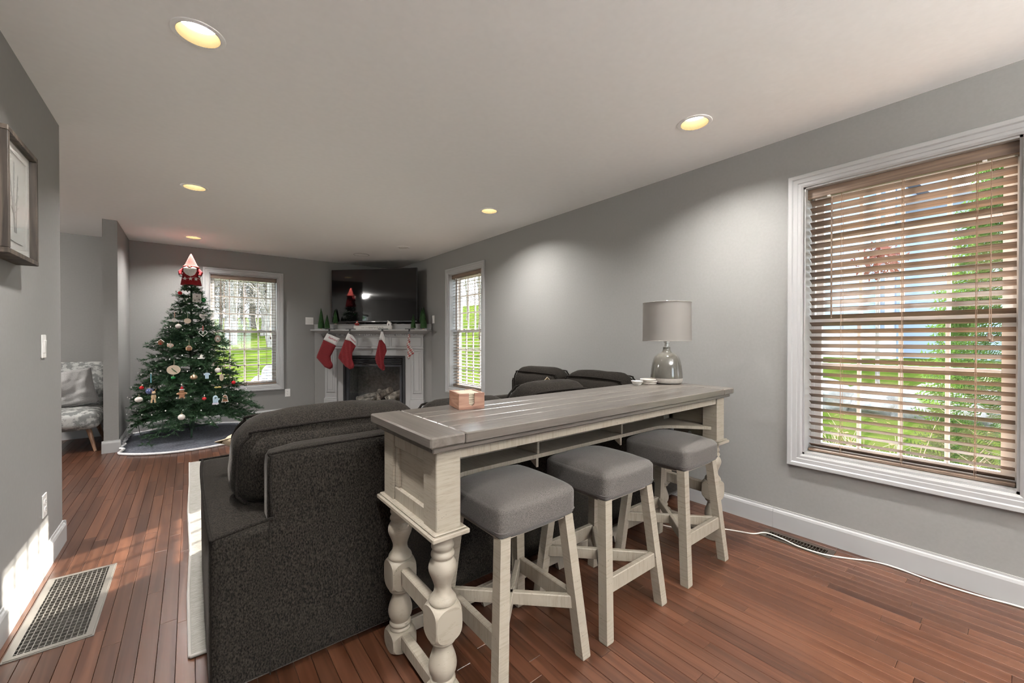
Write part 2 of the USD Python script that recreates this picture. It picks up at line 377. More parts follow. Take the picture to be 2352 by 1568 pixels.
HIDE = [(.1, 1.7, 2.9, 2.9), (.02, 1.95, 1.7, 4.95), (-4.5, -4, -.6, 7.1), (-.55, 5.6, .7, 7.1), (.6, 1.2, 2.4, 1.6)]
def seen_area(r):
    a = 0.0; ny = max(2, int((r[3] - r[1]) / .06)); xm = (r[0] + r[2]) / 2; dy = (r[3] - r[1]) / ny
    for i in range(ny):
        ym = r[1] + (i + .5) * dy
        if any(h[0] < xm < h[2] and h[1] < ym < h[3] for h in HIDE[:2] + HIDE[3:]): continue
        if xm < LX - .01 and not (ym > 3.6 and xm > -1.3): continue
        d = np.array([xm, ym, 0]) - CAM; w = d @ FWD
        if w < .3: continue
        u, v, _ = proj((xm, ym, 0))
        if 0 < u < 2352 and 0 < v < 1568: a += FPX ** 2 * (r[2] - r[0]) * dy * 1.2 / w ** 3
    return a
areas = np.array([seen_area(r) for r in planks]); order = np.argsort(-areas)
near = [i for i in order[:300] if areas[i] > 0]; nearset = set(near)
for i in near: part(floor, 'plank', plank(planks[i]), OAK, smooth=False)
part(floor, 'distant_planks', cat_([plank(r) for i, r in enumerate(planks) if i not in nearset]), OAKI, smooth=False, kind='stuff')

# ceiling with holes for the recessed lights
CANS_ON = [(.035, 2.108), (.039, 4.255), (.045, 6.37), (2.29, 1.2), (2.296, 3.26), (.035, -.04), (2.29, -.9), (.035, -2.2), (2.29, -3.0)]
CAN_OFF = (2.299, 5.294)
cp = sbox(LRX - WT, BY - WT, RX + WT, FY + WT)
for c in CANS_ON + [CAN_OFF]: cp = cp.difference(Point(c).buffer(.0745, 16))
struct('ceiling', T(extr(cp, .12), (0, 0, CZ)), CEIL)
LENS = emits('lamp_lens_lit', (1.0, .975, .94), CAN_STRENGTH)
BAFF = MAT('can_baffle', {'d': ('diffuse_bsdf', {'color': (.0037, .0027, .0013)})}, [], surface='d.BSDF'); LENSOFF = plain('lamp_lens_off', (.75, .74, .72), .4)
def can(loc, label, on=True, group=None):
    t = thing('recessed_light', label, 'ceiling light', (loc[0], loc[1], CZ), 0, group)
    part(t, 'trim_ring', lathe([(.0744, .004), (.0744, -.004), (.078, -.005), (.091, -.003), (.093, .0), (.093, .002), (.0744, .004)], 40), CEIL)
    part(t, 'baffle', lathe([(.0738, -.0045), (.067, .046), (.067, .049), (.0743, .049), (.0743, -.0045), (.0738, -.0045)], 40), BAFF if on else TRIM)
    part(t, 'lens', lathe([(0, .0475), (.0665, .0475), (.0665, .051), (0, .051)][::1], 40), LENS if on else LENSOFF)
    return t
CANL = ['lit recessed ceiling light nearest the picture wall, largest in the photo', 'lit recessed ceiling light in the middle of the left row',
        'lit recessed ceiling light above the christmas tree', 'lit recessed ceiling light near the big right window, above the lamp',
        'lit recessed ceiling light in front of the narrow window, smaller one on the right']
for i, c in enumerate(CANS_ON):
    can(c, CANL[i] if i < 5 else ['lit recessed ceiling light straight above the camera', 'lit recessed ceiling light behind the camera by the right wall',
                                  'lit recessed ceiling light at the back of the room, left row', 'lit recessed ceiling light in the back right corner'][i - 5])
t = thing('recessed_light', 'unlit white recessed ceiling light near the television', 'ceiling light', (*CAN_OFF, CZ))
part(t, 'trim_ring', lathe([(.0744, .004), (.0744, -.004), (.078, -.005), (.091, -.003), (.093, .0), (.093, .002), (.0744, .004)], 40), CEIL)
part(t, 'eyeball', lathe([(0, -.012), (.04, -.010), (.062, -.004), (.073, .012), (.073, .02), (0, .02)], 32), LENSOFF)
t = thing('ceiling_cover', 'faint round white cover flush with the ceiling before the television', 'ceiling cover', (2.01, 6.15, CZ))
part(t, 'cover_plate', lathe([(0, -.004), (.098, -.004), (.104, -.001), (.104, .0), (0, .0)], 40), CEIL)
part(t, 'rim', lathe([(.104, 0), (.104, -.003), (.110, -.003), (.112, 0), (.104, 0)], 40), TRIM)

# baseboards
BBP = [(0, 0), (-.015, 0), (-.015, .10), (-.011, .112), (-.006, .118), (-.005, .128), (0, .128)]
def base(name, p, q, ext0=0, ext1=0):
    """runs from p to q with the wall on the left hand side of the walk seen from above facing the room: local y points into the wall"""
    p, q = np.array(p, float), np.array(q, float); L = np.linalg.norm(q - p); a = math.degrees(math.atan2(*(q - p)[::-1]))
    s = thing(name, loc=(p[0], p[1], 0), rotz=a, kind='structure')
    part(s, 'board', T(prism_along(BBP, L + ext0 + ext1), (-ext0, 0, 0)), TRIM, smooth=False); return s
base('baseboard_right', (RX, 5.67), (RX, 1.0)); base('baseboard_right', (RX, 1.0 - .0012), (RX, BY))
base('baseboard_far', (LX, FY), (1.56, FY)); base('baseboard_left', (LX, BY), (LX, 3.518))
base('baseboard_left_end', (LX, 3.518), (LX - IT, 3.518), .015, .015)
base('baseboard_partition', (LX, 5.965), (LX, FY)); base('baseboard_partition_end', (LX - IT, 5.965), (LX, 5.965), .015, .015)
base('baseboard_partition_back', (LX - IT, FY), (LX - IT, 5.965)); base('baseboard_side_room', (LRX, FY), (LX - IT, FY))

# windows and blinds, each in its own frame: x right, y into the wall, z up
def window(n, loc, rotz):
    w = thing(f'window_{n}', loc=loc, rotz=rotz, kind='structure')
    h = WHALF
    cas = [(-.004, .001), (-.004, -.010), (.006, -.016), (.020, -.016), (.024, -.019), (.044, -.021), (.050, -.026), (.068, -.027), (.072, -.022), (.072, .001)]
    part(w, 'casing', ring_sweep(-h, WZ0, h, WZ1, cas), TRIM, smooth=25)
    d = .135
    for a in ((-h - .0, 0, WZ0, -h + .014, d, WZ1), (h - .014, 0, WZ0, h, d, WZ1), (-h, 0, WZ1 - .014, h, d, WZ1), (-h, 0, WZ0, h, d, WZ0 + .016)):
        part(w, 'jamb_board', bx(*a), TRIM)
    part(w, 'window_frame', ring_sweep(-h + .03, WZ0 + .03, h - .03, WZ1 - .03, [(.032, .12), (0, .12), (0, .19), (.032, .19)]), VINYL)
    zm = 1.30
    for nm, z0, z1, y in (('lower_sash', WZ0 + .028, zm + .018, .125), ('upper_sash', zm - .018, WZ1 - .028, .158)):
        x0, x1 = -h + .028, h - .028; s = .036
        sm = part(w, nm, ring_sweep(x0 + s, z0 + s, x1 - s, z1 - s, [(0, y), (s, y), (s, y + .032), (0, y + .032)]), VINYL)
        gx = np.linspace(x0 + s, x1 - s, 5); gz = np.linspace(z0 + s, z1 - s, 4)
        for i in range(4):
            for j in range(3):
                part(w, 'pane', bx(gx[i] + .003, y + .014, gz[j] + .003, gx[i + 1] - .003, y + .018, gz[j + 1] - .003), GLASS, smooth=False)
        for i in (1, 2, 3): part(w, 'muntin', bx(gx[i] - .009, y + .006, z0 + s, gx[i] + .009, y + .026, z1 - s, .003), VINYL)
        for j in (1, 2): part(w, 'muntin', bx(x0 + s, y + .007, gz[j] - .009, x1 - s, y + .025, gz[j] + .009, .003), VINYL)
    for sx in (-.2, .2): part(w, 'sash_lock', cat_([bx(sx - .03, .118, zm + .018, sx + .03, .14, zm + .026, .002), bx(sx - .012, .105, zm + .026, sx + .022, .128, zm + .036, .003)]), WHITEP)
    return w
def blind(label, loc, rotz, tilt, sag=0.0, gap=.0):
    b = thing('window_blind', label, 'window blind', loc, rotz)
    h = .402; yc = .082; across = rotz != 0
    m, mx = (SLAT, SLATX) if across else (SLATX, SLAT)
    part(b, 'valance', cat_([bx(-h - .006, .038, 2.042, h + .006, .048, 2.108, .003), bx(-h - .006, .048, 2.042, -h + .004, .10, 2.108), bx(h - .004, .048, 2.042, h + .006, .10, 2.108)]), m)
    part(b, 'headrail', bx(-h + .005, .056, 2.055, h - .005, .112, 2.098, .002), m)
    for sx in (-.3, .3): part(b, 'valance_clip', bx(sx - .008, .034, 2.034, sx + .008, .052, 2.044, .002), WHITEP)
    N = 35; z0, z1 = .548, 2.022; cs, sn = math.cos(math.radians(tilt)), math.sin(math.radians(tilt)); rg = random.Random(3)
    def slat(z, dt):
        c, s = math.cos(math.radians(tilt + dt)), math.sin(math.radians(tilt + dt)); P = []
        pts = [(-.025, 0), (-.0238, .0014), (-.012, .0024), (0, .0028), (.012, .0024), (.0238, .0014), (.025, 0), (.0238, -.0012), (.012, -.0002), (0, .0002), (-.012, -.0002), (-.0238, -.0012)]
        rings = [np.array([(xx, yc + u * c - v * s, z + u * s + v * c) for u, v in pts]) for xx in (-h + .004, h - .004)]
        return fixn(quadstrip(rings, True, True))
    for i in range(N):
        z = z0 + (z1 - z0) * i / (N - 1)
        part(b, 'slat', slat(z, rg.uniform(-1.6, 1.6)), m, smooth=50)
    part(b, 'bottom_rail', bx(-h, yc - .026, .512, h, yc + .026, .530, .004), m)
    for sx in (-.246, .013, .274):
        for dy in (-.028 * cs, .028 * cs):
            part(b, 'ladder_cord', tube([(sx, yc + dy, .53), (sx, yc + dy, 2.05)], .0011, 4), CORD)
        part(b, 'lift_cord', tube([(sx + .006, yc - .029, .525), (sx + .005, yc - .030, 1.3), (sx + .006, yc - .029, 2.05)], .0008, 4), CORD)
    part(b, 'tilt_wand', tube([(-.285, .036, 2.03), (-.285, .034, 1.7), (-.284, .033, 1.32)], .0045, 8), m)
    pc = part(b, 'pull_cord', cat_([tube([(.322, .034, 2.04), (.322, .030, 1.7), (.325, .028, 1.215)], .0014, 5), tube([(.322, .034, 2.04), (.321, .030, 1.6), (.318, .029, 1.225)], .0014, 5)]), CORD)
    for tx, tz in ((.318, 1.225), (.326, 1.215)):
        part(b, 'tassel', lathe([(.003, tz + .002), (.005, tz), (.0055, tz - .012), (.0085, tz - .03), (.006, tz - .033), (0, tz - .033)], 10, (tx, .0285, 0)), m)
    return b
window(1, (RX, .432, 0), -90); window(2, (RX, 4.728, 0), -90); window(3, (.636, FY, 0), 0)
blind('wide-looking brown wooden blind on the big window at the right edge', (RX, .432, 0), -90, -27)
blind('brown wooden blind on the narrow-looking window right of the fireplace', (RX, 4.728, 0), -90, 7)
blind('brown wooden blind on the window behind the christmas tree', (.636, FY, 0), 0, 2)
# windows out of frame that light the room (back wall, next room)
def plain_window(n, loc, rotz, x0, x1, z0, z1):
    w = thing(f'window_{n}', loc=loc, rotz=rotz, kind='structure')
    part(w, 'casing', ring_sweep(x0, z0, x1, z1, [(-.004, .001), (-.004, -.012), (.03, -.018), (.07, -.024), (.074, .001)]), TRIM)
    part(w, 'sash', ring_sweep(x0 + .05, z0 + .05, x1 - .05, z1 - .05, [(0, .10), (.055, .10), (.055, .15), (0, .15)]), VINYL)
    k = max(2, int((x1 - x0) / .3)); gx = np.linspace(x0 + .05, x1 - .05, k + 1)
    for i in range(1, k): part(w, 'muntin', bx(gx[i] - .01, .11, z0 + .05, gx[i] + .01, .135, z1 - .05), VINYL)
    part(w, 'pane', bx(x0 + .05, .12, z0 + .05, x1 - .05, .124, z1 - .05), GLASS, smooth=False)
plain_window(4, (0, BY, 0), 180, -1.9, -.3, WZ0, WZ1)
plain_window(5, (LRX, 0, 0), 90, 5.0, 5.75, .75, 1.95)
# flush ceiling lamp in the next room, mirrored in the television
t = thing('flush_ceiling_lamp', 'lit frosted glass bowl lamp on the ceiling of the next room', 'ceiling lamp', (-3.2, 5.45, CZ))
part(t, 'base_plate', lathe([(0, 0), (.17, 0), (.175, -.012), (.165, -.02), (0, -.02)][::-1], 32), STEEL)
part(t, 'glass_bowl', lathe([(0, -.105), (.06, -.10), (.12, -.078), (.16, -.045), (.165, -.021), (0, -.021)], 32), emits('bowl_glow', (1, .96, .91), BOWL_STRENGTH))
part(t, 'finial', lathe([(0, -.125), (.008, -.12), (.01, -.11), (.006, -.104), (0, -.104)], 12), STEEL)

# dining chandelier behind the camera
t = thing('chandelier', 'five armed chandelier with upturned metal bowls over the dining end behind the camera', 'chandelier', (1.15, -2.0, CZ))
part(t, 'canopy', lathe([(0, 0), (.07, 0), (.065, -.02), (.02, -.03), (0, -.03)][::-1], 24), STEEL); part(t, 'stem', tube([(0, 0, -.02), (0, 0, -.62)], .01, 8), STEEL)
GLB = emits('globe_glow', (1.0, .985, .96), GLOBE_STRENGTH)
for k in range(5):
    a = k * 2 * PI / 5; c_, s_ = math.cos(a), math.sin(a)
    part(t, 'arm', tube([(0, 0, -.55), (c_ * .15, s_ * .15, -.66), (c_ * .3, s_ * .3, -.60)], .007, 6), STEEL); part(t, 'globe_lamp', ball(.055, (c_ * .3, s_ * .3, -.545), sub=2), GLB, smooth=True); part(t, 'metal_bowl', lathe([(.0, -.615), (.06, -.605), (.09, -.57), (.10, -.50), (.098, -.50), (.087, -.568), (.058, -.602), (0, -.612)], 20, (c_ * .3, s_ * .3, 0)), STEEL)
# ---------------------------------------------------------------- corner fireplace; local frame: x right, y into the corner, z up
MX, MY = 2.24 + .04 * .7071, 6.36 - .04 * .7071
def on_mantel(x, y, z=0.0): return (MX + x * .7071 + y * .7071, MY - x * .7071 + y * .7071, z)
FB = (-.455, .055, .455, .90)
p = sbox(-1.0, 0, .925, 1.335).difference(sbox(*FB))
w = thing('wall_corner', loc=on_mantel(0, 0), rotz=-45, kind='structure')
part(w, 'wall_panel', plate(p, .02, .02), WALL)
base('baseboard_corner', on_mantel(-.985, 0)[:2], on_mantel(-.80, 0)[:2]); base('baseboard_corner', on_mantel(.80, 0)[:2], on_mantel(.93, 0)[:2])
t = thing('trim_1', loc=on_mantel(0, 0), rotz=-45, kind='structure')
tri_ = Polygon([(-1.0, -.02), (.915, -.02), (.915, 0), (-.048, .955), (-1.0, .01)])
part(t, 'ledge_board', T(extr(tri_, .012), (0, 0, 1.409)), TRIM)
part(t, 'ledge_fascia', bx(-.995, -.012, 1.335, .915, .006, 1.409, .002), TRIM)
ft = thing('fireplace_mantel', 'white wooden fireplace mantel with dentil moulding and panelled pilasters', 'fireplace mantel', on_mantel(0, 0), -45)
for s in (-1, 1):
    x0, x1 = (-.80, -.605) if s < 0 else (.605, .80)
    part(ft, 'pilaster', bx(x0, -.045, .27, x1, 0, 1.04, .003), TRIM)
    part(ft, 'pilaster_panel', ring_sweep(x0 + .045, .37, x1 - .045, 1.0, [(0, -.043), (.004, -.054), (.012, -.054), (.020, -.048), (.024, -.044)]), TRIM)
    part(ft, 'raised_panel', bx(x0 + .062, -.052, .39, x1 - .062, -.04, .98, .004), TRIM)
    part(ft, 'plinth', cat_([bx(x0 - .012, -.06, 0, x1 + .012, 0, .255, .004), bx(x0 - .004, -.053, .255, x1 + .004, 0, .275, .006)]), TRIM)
    part(ft, 'slip', bx(s * .505, -.022, 0, s * .605, 0, 1.0, .002), TRIM)
part(ft, 'header_slip', bx(-.605, -.022, .93, .605, 0, 1.04, .002), TRIM)
part(ft, 'frieze', bx(-.80, -.05, 1.04, .80, 0, 1.235, .003), TRIM)
part(ft, 'frieze_moulding', bx(-.81, -.062, 1.035, .81, 0, 1.052, .005), TRIM)
for x0, x1 in ((-.76, -.30), (-.25, .25), (.30, .76)):
    part(ft, 'frieze_panel', ring_sweep(x0, 1.085, x1, 1.20, [(0, -.048), (.003, -.058), (.010, -.058), (.016, -.052), (.018, -.048)]), TRIM)
CR = [(1.222, .805, -.060), (1.236, .812, -.066), (1.240, .818, -.075), (1.262, .822, -.078), (1.268, .834, -.092), (1.278, .850, -.118), (1.290, .872, -.152), (1.298, .892, -.182), (1.306, .900, -.196), (1.312, .903, -.2)]
rings = [np.array([(-a, y, z), (a, y, z), (a, 0, z), (-a, 0, z)]) for z, a, y in CR]
part(ft, 'crown_moulding', fixn(quadstrip(rings, True, True)), TRIM, smooth=40)
part(ft, 'dentils', cat_([bx(x - .0085, -.092, 1.243, x + .0085, -.07, 1.262) for x in np.arange(-.80, .801, .0285)]), TRIM, kind='stuff')
part(ft, 'mantel_shelf', bx(-.925, -.235, 1.312, .925, .0, 1.334, .005), TRIM)
# gas insert
FI = plain('firebox_black', (.018, .018, .02), .45); FIN = noisy('firebox_lining', (.07, .066, .062), (.13, .122, .115), 25, rough=.9, bump=.3)
gf = thing('gas_fireplace', 'black gas fireplace insert with louvres and a glass front', 'fireplace', on_mantel(0, 0), -45)
part(gf, 'outer_frame', ring_sweep(-.468, .055, .468, .892, [(0, -.03), (.034, -.034), (.036, -.022), (.036, 0), (0, 0)]), FI)
for z in (.868, .842, .816): part(gf, 'louvre', T(bx(-.455, -.012, -.009, .455, .012, .009, .003), (0, -.016, z), rx=25), FI)
for z in (.13, .095): part(gf, 'louvre', T(bx(-.455, -.012, -.012, .455, .012, .012, .003), (0, -.016, z), rx=25), FI)
part(gf, 'glass_frame', ring_sweep(-.415, .20, .415, .755, [(0, -.016), (.004, -.026), (.036, -.03), (.040, -.02), (.040, .01), (0, .01)]), plain('firebox_frame', (.04, .042, .048), .3))
part(gf, 'latch_strip', bx(-.12, -.034, .785, .06, -.029, .792), STEEL)
part(gf, 'firebox', cat_([bx(-.44, .33, .06, .44, .345, .90), bx(-.455, 0.02, .06, -.44, .345, .90), bx(.44, 0.02, .06, .455, .345, .90), bx(-.44, .02, .88, .44, .345, .90), bx(-.44, .0, .06, .44, .345, .175)]), FIN)
part(gf, 'glass_pane', bx(-.415, -.006, .20, .415, -.002, .755), GLASS, smooth=False)
LOGM = noisy('ceramic_log', (.10, .085, .07), (.40, .35, .30), 16, (1, 1, 1), .9, .8, .35, .7)
LOGE = noisy('ceramic_log_end', (.50, .44, .37), (.68, .61, .53), 30, (1, 1, 1), .9, .5)
rg = random.Random(8)
def log(p, q, r):
    p, q = np.array(p, float), np.array(q, float); P = np.array([p + (q - p) * s for s in np.linspace(0, 1, 14)])
    m = tube(P, [r * (1 + .10 * math.sin(7 * s + r * 99)) for s in np.linspace(0, 1, 14)], 14)
    v = m.vertices; m.vertices = v + m.vertex_normals * ((meshkit.fbm(v * 26, 3, 4) - .5) * .03)[:, None]; return m
for a, b, r in (((-.36, .14, .225), (-.02, .20, .30), .048), ((-.10, .22, .255), (.20, .16, .37), .060), ((.02, .10, .225), (-.03, .24, .36), .036),
                ((.20, .09, .245), (.36, .22, .28), .056), ((.14, .10, .25), (.38, .24, .37), .036), ((-.30, .10, .21), (-.05, .07, .235), .026)):
    l = part(gf, 'log', log(a, b, r), LOGM)
    d = np.array(b) - np.array(a); d = d / np.linalg.norm(d)
    part(l, 'log_end', tube([np.array(a) - d * .008, np.array(a) + d * .002], [r * .72, r * .86], 12), LOGE)
em = []
for i in range(420): em.append(ball(rg.uniform(.006, .012), (rg.uniform(-.40, .41), rg.uniform(.02, .13), .178 + rg.uniform(0, .012)), (1, .8, .7), 0))
part(gf, 'ember_stones', cat_(em), noisy('ember_stone', (.12, .09, .06), (.55, .45, .33), 60, rough=.9), kind='stuff')

# television on the ledge
tv = thing('television', 'large black flat television standing on the corner ledge', 'television', on_mantel(-.03, .03), -48.5)
TVB = 1.452
part(tv, 'housing', cat_([bx(-.725, .0, TVB, .725, .022, TVB + .838, .004), bx(-.5, .022, TVB + .06, .5, .055, TVB + .5, .01)]), BLACK)
part(tv, 'screen', bx(-.716, -.0035, TVB + .022, .716, .001, TVB + .830, .0015), MAT('screen_black', {'p': ('principled_bsdf', {'base_color': (.004, .004, .0045), 'roughness': .035, 'specular_ior_level': .5})}, []))
part(tv, 'lower_bezel', bx(-.722, -.006, TVB, .722, .002, TVB + .022, .002), BLACK)
part(tv, 'maker_badge', bx(-.03, -.0075, TVB + .007, .03, -.005, TVB + .014), STEEL)
for s in (-1, 1):
    f = cat_([tube([(s * .45, .01, TVB + .004), (s * .40, -.11, 1.426)], .007, 6), tube([(s * .45, .01, TVB + .004), (s * .50, .13, 1.426)], .007, 6)])
    part(tv, 'foot', f, BLACK)
    f2 = cat_([tube([(s * .14, .01, TVB + .004), (s * .10, -.10, 1.426)], .006, 6), tube([(s * .14, .01, TVB + .004), (s * .18, .12, 1.426)], .006, 6)])
    part(tv, 'foot', f2, BLACK)

# bottle brush trees
BRUSH = [noisy('bottle_brush_green', (.012, .045, .012), (.05, .12, .035), 120, rough=.95), plain('brush_base_wood', (.55, .42, .28), .6)]
def brush_tree(x, y, z, h, r, label, seed):
    t = thing('bottle_brush_tree', label, 'toy tree', on_mantel(x, y, z), seed * 40, 'bottle brush trees on the mantel')
    rg = np.random.default_rng(seed); n = 2600; s = rg.random(n) ** .75; z0 = .012 + s * (h - .014)
    R = r * np.minimum((1 - s) ** .8 * 1.0 + .03, .55 + s * 6); a = rg.random(n) * 2 * PI
    d = np.stack([np.cos(a), np.sin(a), np.full(n, .25)], 1); e = np.stack([-np.sin(a), np.cos(a), np.zeros(n)], 1)
    b0 = np.stack([np.zeros(n), np.zeros(n), z0], 1); tip = b0 + d * R[:, None] * (.82 + .22 * rg.random((n, 1))); wd = .0016
    V = np.stack([b0 - e * wd * .5, b0 + e * wd * .5, tip + e * wd, tip - e * wd], 1).reshape(-1, 3); k = np.arange(n)[:, None] * 4
    F = np.vstack([k + [0, 1, 2], k + [0, 2, 3]])
    core = lathe([(r * .80, .022), (r * .74, h * .25), (r * .45, h * .6), (r * .05, h * .97), (0, h * .98)], 14)
    part(t, 'bristles', cat_([trimesh.Trimesh(V, F, process=False), core]), BRUSH[0], smooth=False)
    part(t, 'trunk', lathe([(.006, 0), (.006, .03), (0, .03)], 8), BRUSH[1])
    part(t, 'base', lathe([(.02, 0), (.02, .008), (.014, .012), (0, .012)], 16), BRUSH[1]); return t
brush_tree(-.826, -.10, 1.334, .338, .058, 'tallest bottle brush tree, far left end of the mantel', 1)
brush_tree(-.708, -.13, 1.334, .232, .048, 'small bottle brush tree in front, at the left end of the mantel', 2)
brush_tree(-.672, .045, 1.421, .245, .050, 'bottle brush tree on the ledge behind the small left one', 3)
brush_tree(.668, -.11, 1.334, .238, .048, 'small bottle brush tree left of the right-hand tall one', 4)
brush_tree(.755, .02, 1.421, .245, .045, 'bottle brush tree on the ledge behind the right-hand tall one', 5)
brush_tree(.825, -.10, 1.334, .342, .064, 'tall wide bottle brush tree at the right end of the mantel', 6)
RED = plain('red_glaze', (.42, .035, .025), .35); WHT = plain('white_glaze', (.75, .73, .70), .4); SKIN = plain('figurine_skin', (.62, .40, .30), .5)
t = thing('santa_figurine', 'tiny santa figurine on top of the white mantel sign', 'figurine', on_mantel(-.262, -.045, 1.398), -45)
part(t, 'body', lathe(smoothprof([(.018, 0), (.028, .006), (.03, .022), (.022, .036), (.016, .042)], 4), 18), RED)
part(t, 'head', ball(.015, (0, 0, .046)), SKIN); part(t, 'beard', ball(.014, (0, -.010, .039), (1, .7, .9)), WHT)
part(t, 'hat', lathe([(.016, .05), (.014, .058), (.006, .074), (0, .078)], 16), RED); part(t, 'hat_brim', lathe([(.013, .049), (.0175, .051), (.0175, .056), (.013, .057)], 16), WHT)
part(t, 'belt', lathe([(.0296, .018), (.0308, .019), (.0308, .024), (.0290, .025)], 18), BLACK)
for s in (-1, 1): part(t, 'arm', tube([(s * .022, -.002, .036), (s * .033, -.006, .026), (s * .026, -.018, .022)], .007, 8), RED)
t = thing('toy_house', 'tiny white toy house on top of the mantel sign', 'figurine', on_mantel(.262, -.045, 1.398), -45)
hp = Polygon([(-.03, 0), (.03, 0), (.03, .035), (0, .062), (-.03, .035)])
part(t, 'house_body', T(plate(hp.difference(sbox(-.008, 0, .008, .026)), .04, .02)), WHT)
part(t, 'doorway', bx(-.008, -.012, 0, .008, -.010, .026), BLACK)
for s in (-1, 1): part(t, 'roof_side', T(bx(-.001, -.024, -.002, .045, .024, .002, .001), (0, 0, .064), ry=42 if s > 0 else 138), WHT)
part(t, 'chimney', bx(-.026, -.006, .045, -.017, .004, .078, .001), WHT)
t = thing('mantel_sign', 'long low white block sign on the mantel reading here comes santa claus', 'sign', on_mantel(0, -.045, 1.3345), -45)
part(t, 'block', bx(-.31, -.02, 0, .31, .02, .0625, .002), plain('sign_white', (.66, .64, .61), .6))
INK = plain('sign_ink', (.05, .05, .05), .7)
a = meshkit.text_mesh('HERE COMES', .015, .0012); a.apply_translation((-.185, .022, 0)); part(t, 'lettering', T(a, (0, -.0195, 0), rx=90), plain('sign_ink_grey', (.22, .22, .22), .7), smooth=False)
a = meshkit.text_mesh('SANTA CLAUS', .027, .0012); a.apply_scale((.92, 1, 1)); a.apply_translation((-.065, .016, 0)); part(t, 'lettering', T(a, (0, -.0195, 0), rx=90), INK, smooth=False)

# stockings and their hangers
def hanger(x, label, ring=False):
    t = thing('stocking_hanger', label, 'stocking hanger', on_mantel(x, 0, 1.334), -45)
    part(t, 'top_bar', bx(-.072, -.232, .0005, .072, -.19, .010, .002), BLACK)
    part(t, 'hook', cat_([bx(-.012, -.243, -.030, .012, -.2365, .008, .002), tube([(0, -.240, -.028), (0, -.247, -.040), (0, -.256, -.040), (0, -.258, -.030)], .0028, 6)]), BLACK)
    return t
HX = [-.61, -.281, .235, .654]
for i, x in enumerate(HX): hanger(x, 'black metal mantel hanger that holds the ' + ['red stocking furthest left', 'second red stocking', 'third red stocking, the one with folds', 'small plaid stocking'][i])
def puff(poly, t, y, n=.012, seed=0, ripple=0.0):
    """soft flat shape: outline filled, thick in the middle and thin at the rim"""
    poly = Polygon(poly); poly = poly.buffer(.008).buffer(-.008)
    m = extr(poly, .002); pts = []; mnx, mnz, mxx, mxz = poly.bounds
    for a in np.arange(mnx, mxx, n):
        for b in np.arange(mnz, mxz, n):
            if poly.contains(Point(a, b)) and poly.exterior.distance(Point(a, b)) > n * .45: pts.append((a, b))
    L = poly.exterior.length; k = int(L / n); bd = [poly.exterior.interpolate(L * i / k).coords[0] for i in range(k)]
    A = np.array(bd + pts); from scipy.spatial import Delaunay
    tr = Delaunay(A).simplices; ok = [poly.buffer(1e-4).contains(Point(*A[q].mean(0))) for q in tr]; tr = tr[ok]
    d = np.array([poly.exterior.distance(Point(*q)) for q in A]); hgt = t / 2 * np.sqrt(1 - (1 - np.minimum(d / (t * 1.1), 1)) ** 2)
    rip = ripple * np.sin(A[:, 0] * 95 + A[:, 1] * 8) * np.minimum(d / .02, 1)
    c = np.cross(np.c_[A[tr[:, 1]] - A[tr[:, 0]], np.zeros(len(tr))], np.c_[A[tr[:, 2]] - A[tr[:, 0]], np.zeros(len(tr))])[:, 2]
    tr[c < 0] = tr[c < 0][:, ::-1]; N = len(A)
    V = np.vstack([np.c_[A[:, 0], y - hgt + rip, A[:, 1]], np.c_[A[:, 0], y + hgt * .6, A[:, 1]]])
    F = list(map(tuple, tr)) + [tuple(q[::-1] + N) for q in tr] + [f for i in range(k) for f in ((i, (i + 1) % k + N, (i + 1) % k), (i, i + N, (i + 1) % k + N))]
    m = trimesh.Trimesh(V, np.array(F), process=False); trimesh.repair.fix_normals(m); return m
VEL = noisy('red_velvet', (.10, .002, .004), (.17, .005, .008), 90, rough=.9, bump=.2, sheen_weight=.08, sheen_tint=(1, .3, .3)); CUFF = noisy('white_plush', (.50, .485, .47), (.60, .585, .57), 160, rough=.95, bump=.5)
THREAD = plain('red_thread', (.30, .02, .05), .8)
ST = [([(-.69, 1.182), (-.488, 1.092), (-.534, 1.006), (-.576, .927), (-.573, .863), (-.543, .798), (-.546, .755), (-.589, .73), (-.672, .761), (-.806, .904), (-.798, .94)], [(-.634, 1.278), (-.424, 1.196), (-.488, 1.088), (-.692, 1.178)], 'Barbara', -23, (-.598, 1.205), .03, .0,
       'red velvet stocking with a white cuff, furthest left on the mantel'),
      ([(-.346, 1.182), (-.25, 1.16), (-.172, 1.085), (-.202, 1.03), (-.232, .98), (-.232, .886), (-.196, .794), (-.21, .751), (-.263, .729), (-.338, .771), (-.455, .899), (-.451, .935)], [(-.299, 1.278), (-.232, 1.25), (-.165, 1.175), (-.170, 1.082), (-.25, 1.155), (-.348, 1.178)], 'Amanda', -40, (-.268, 1.212), .024, .004,
       'red velvet stocking with a lettered cuff, second from the left on the mantel'),
      ([(.191, 1.173), (.24, 1.178), (.291, 1.11), (.312, 1.011), (.278, .924), (.263, .842), (.284, .773), (.278, .726), (.248, .715), (.193, .755), (.145, .83), (.126, .9)], [(.222, 1.30), (.256, 1.30), (.285, 1.20), (.293, 1.10), (.24, 1.172), (.190, 1.170)], None, 0, None, 0, .011,
       'folded red velvet stocking with a plain white cuff, third on the mantel')]
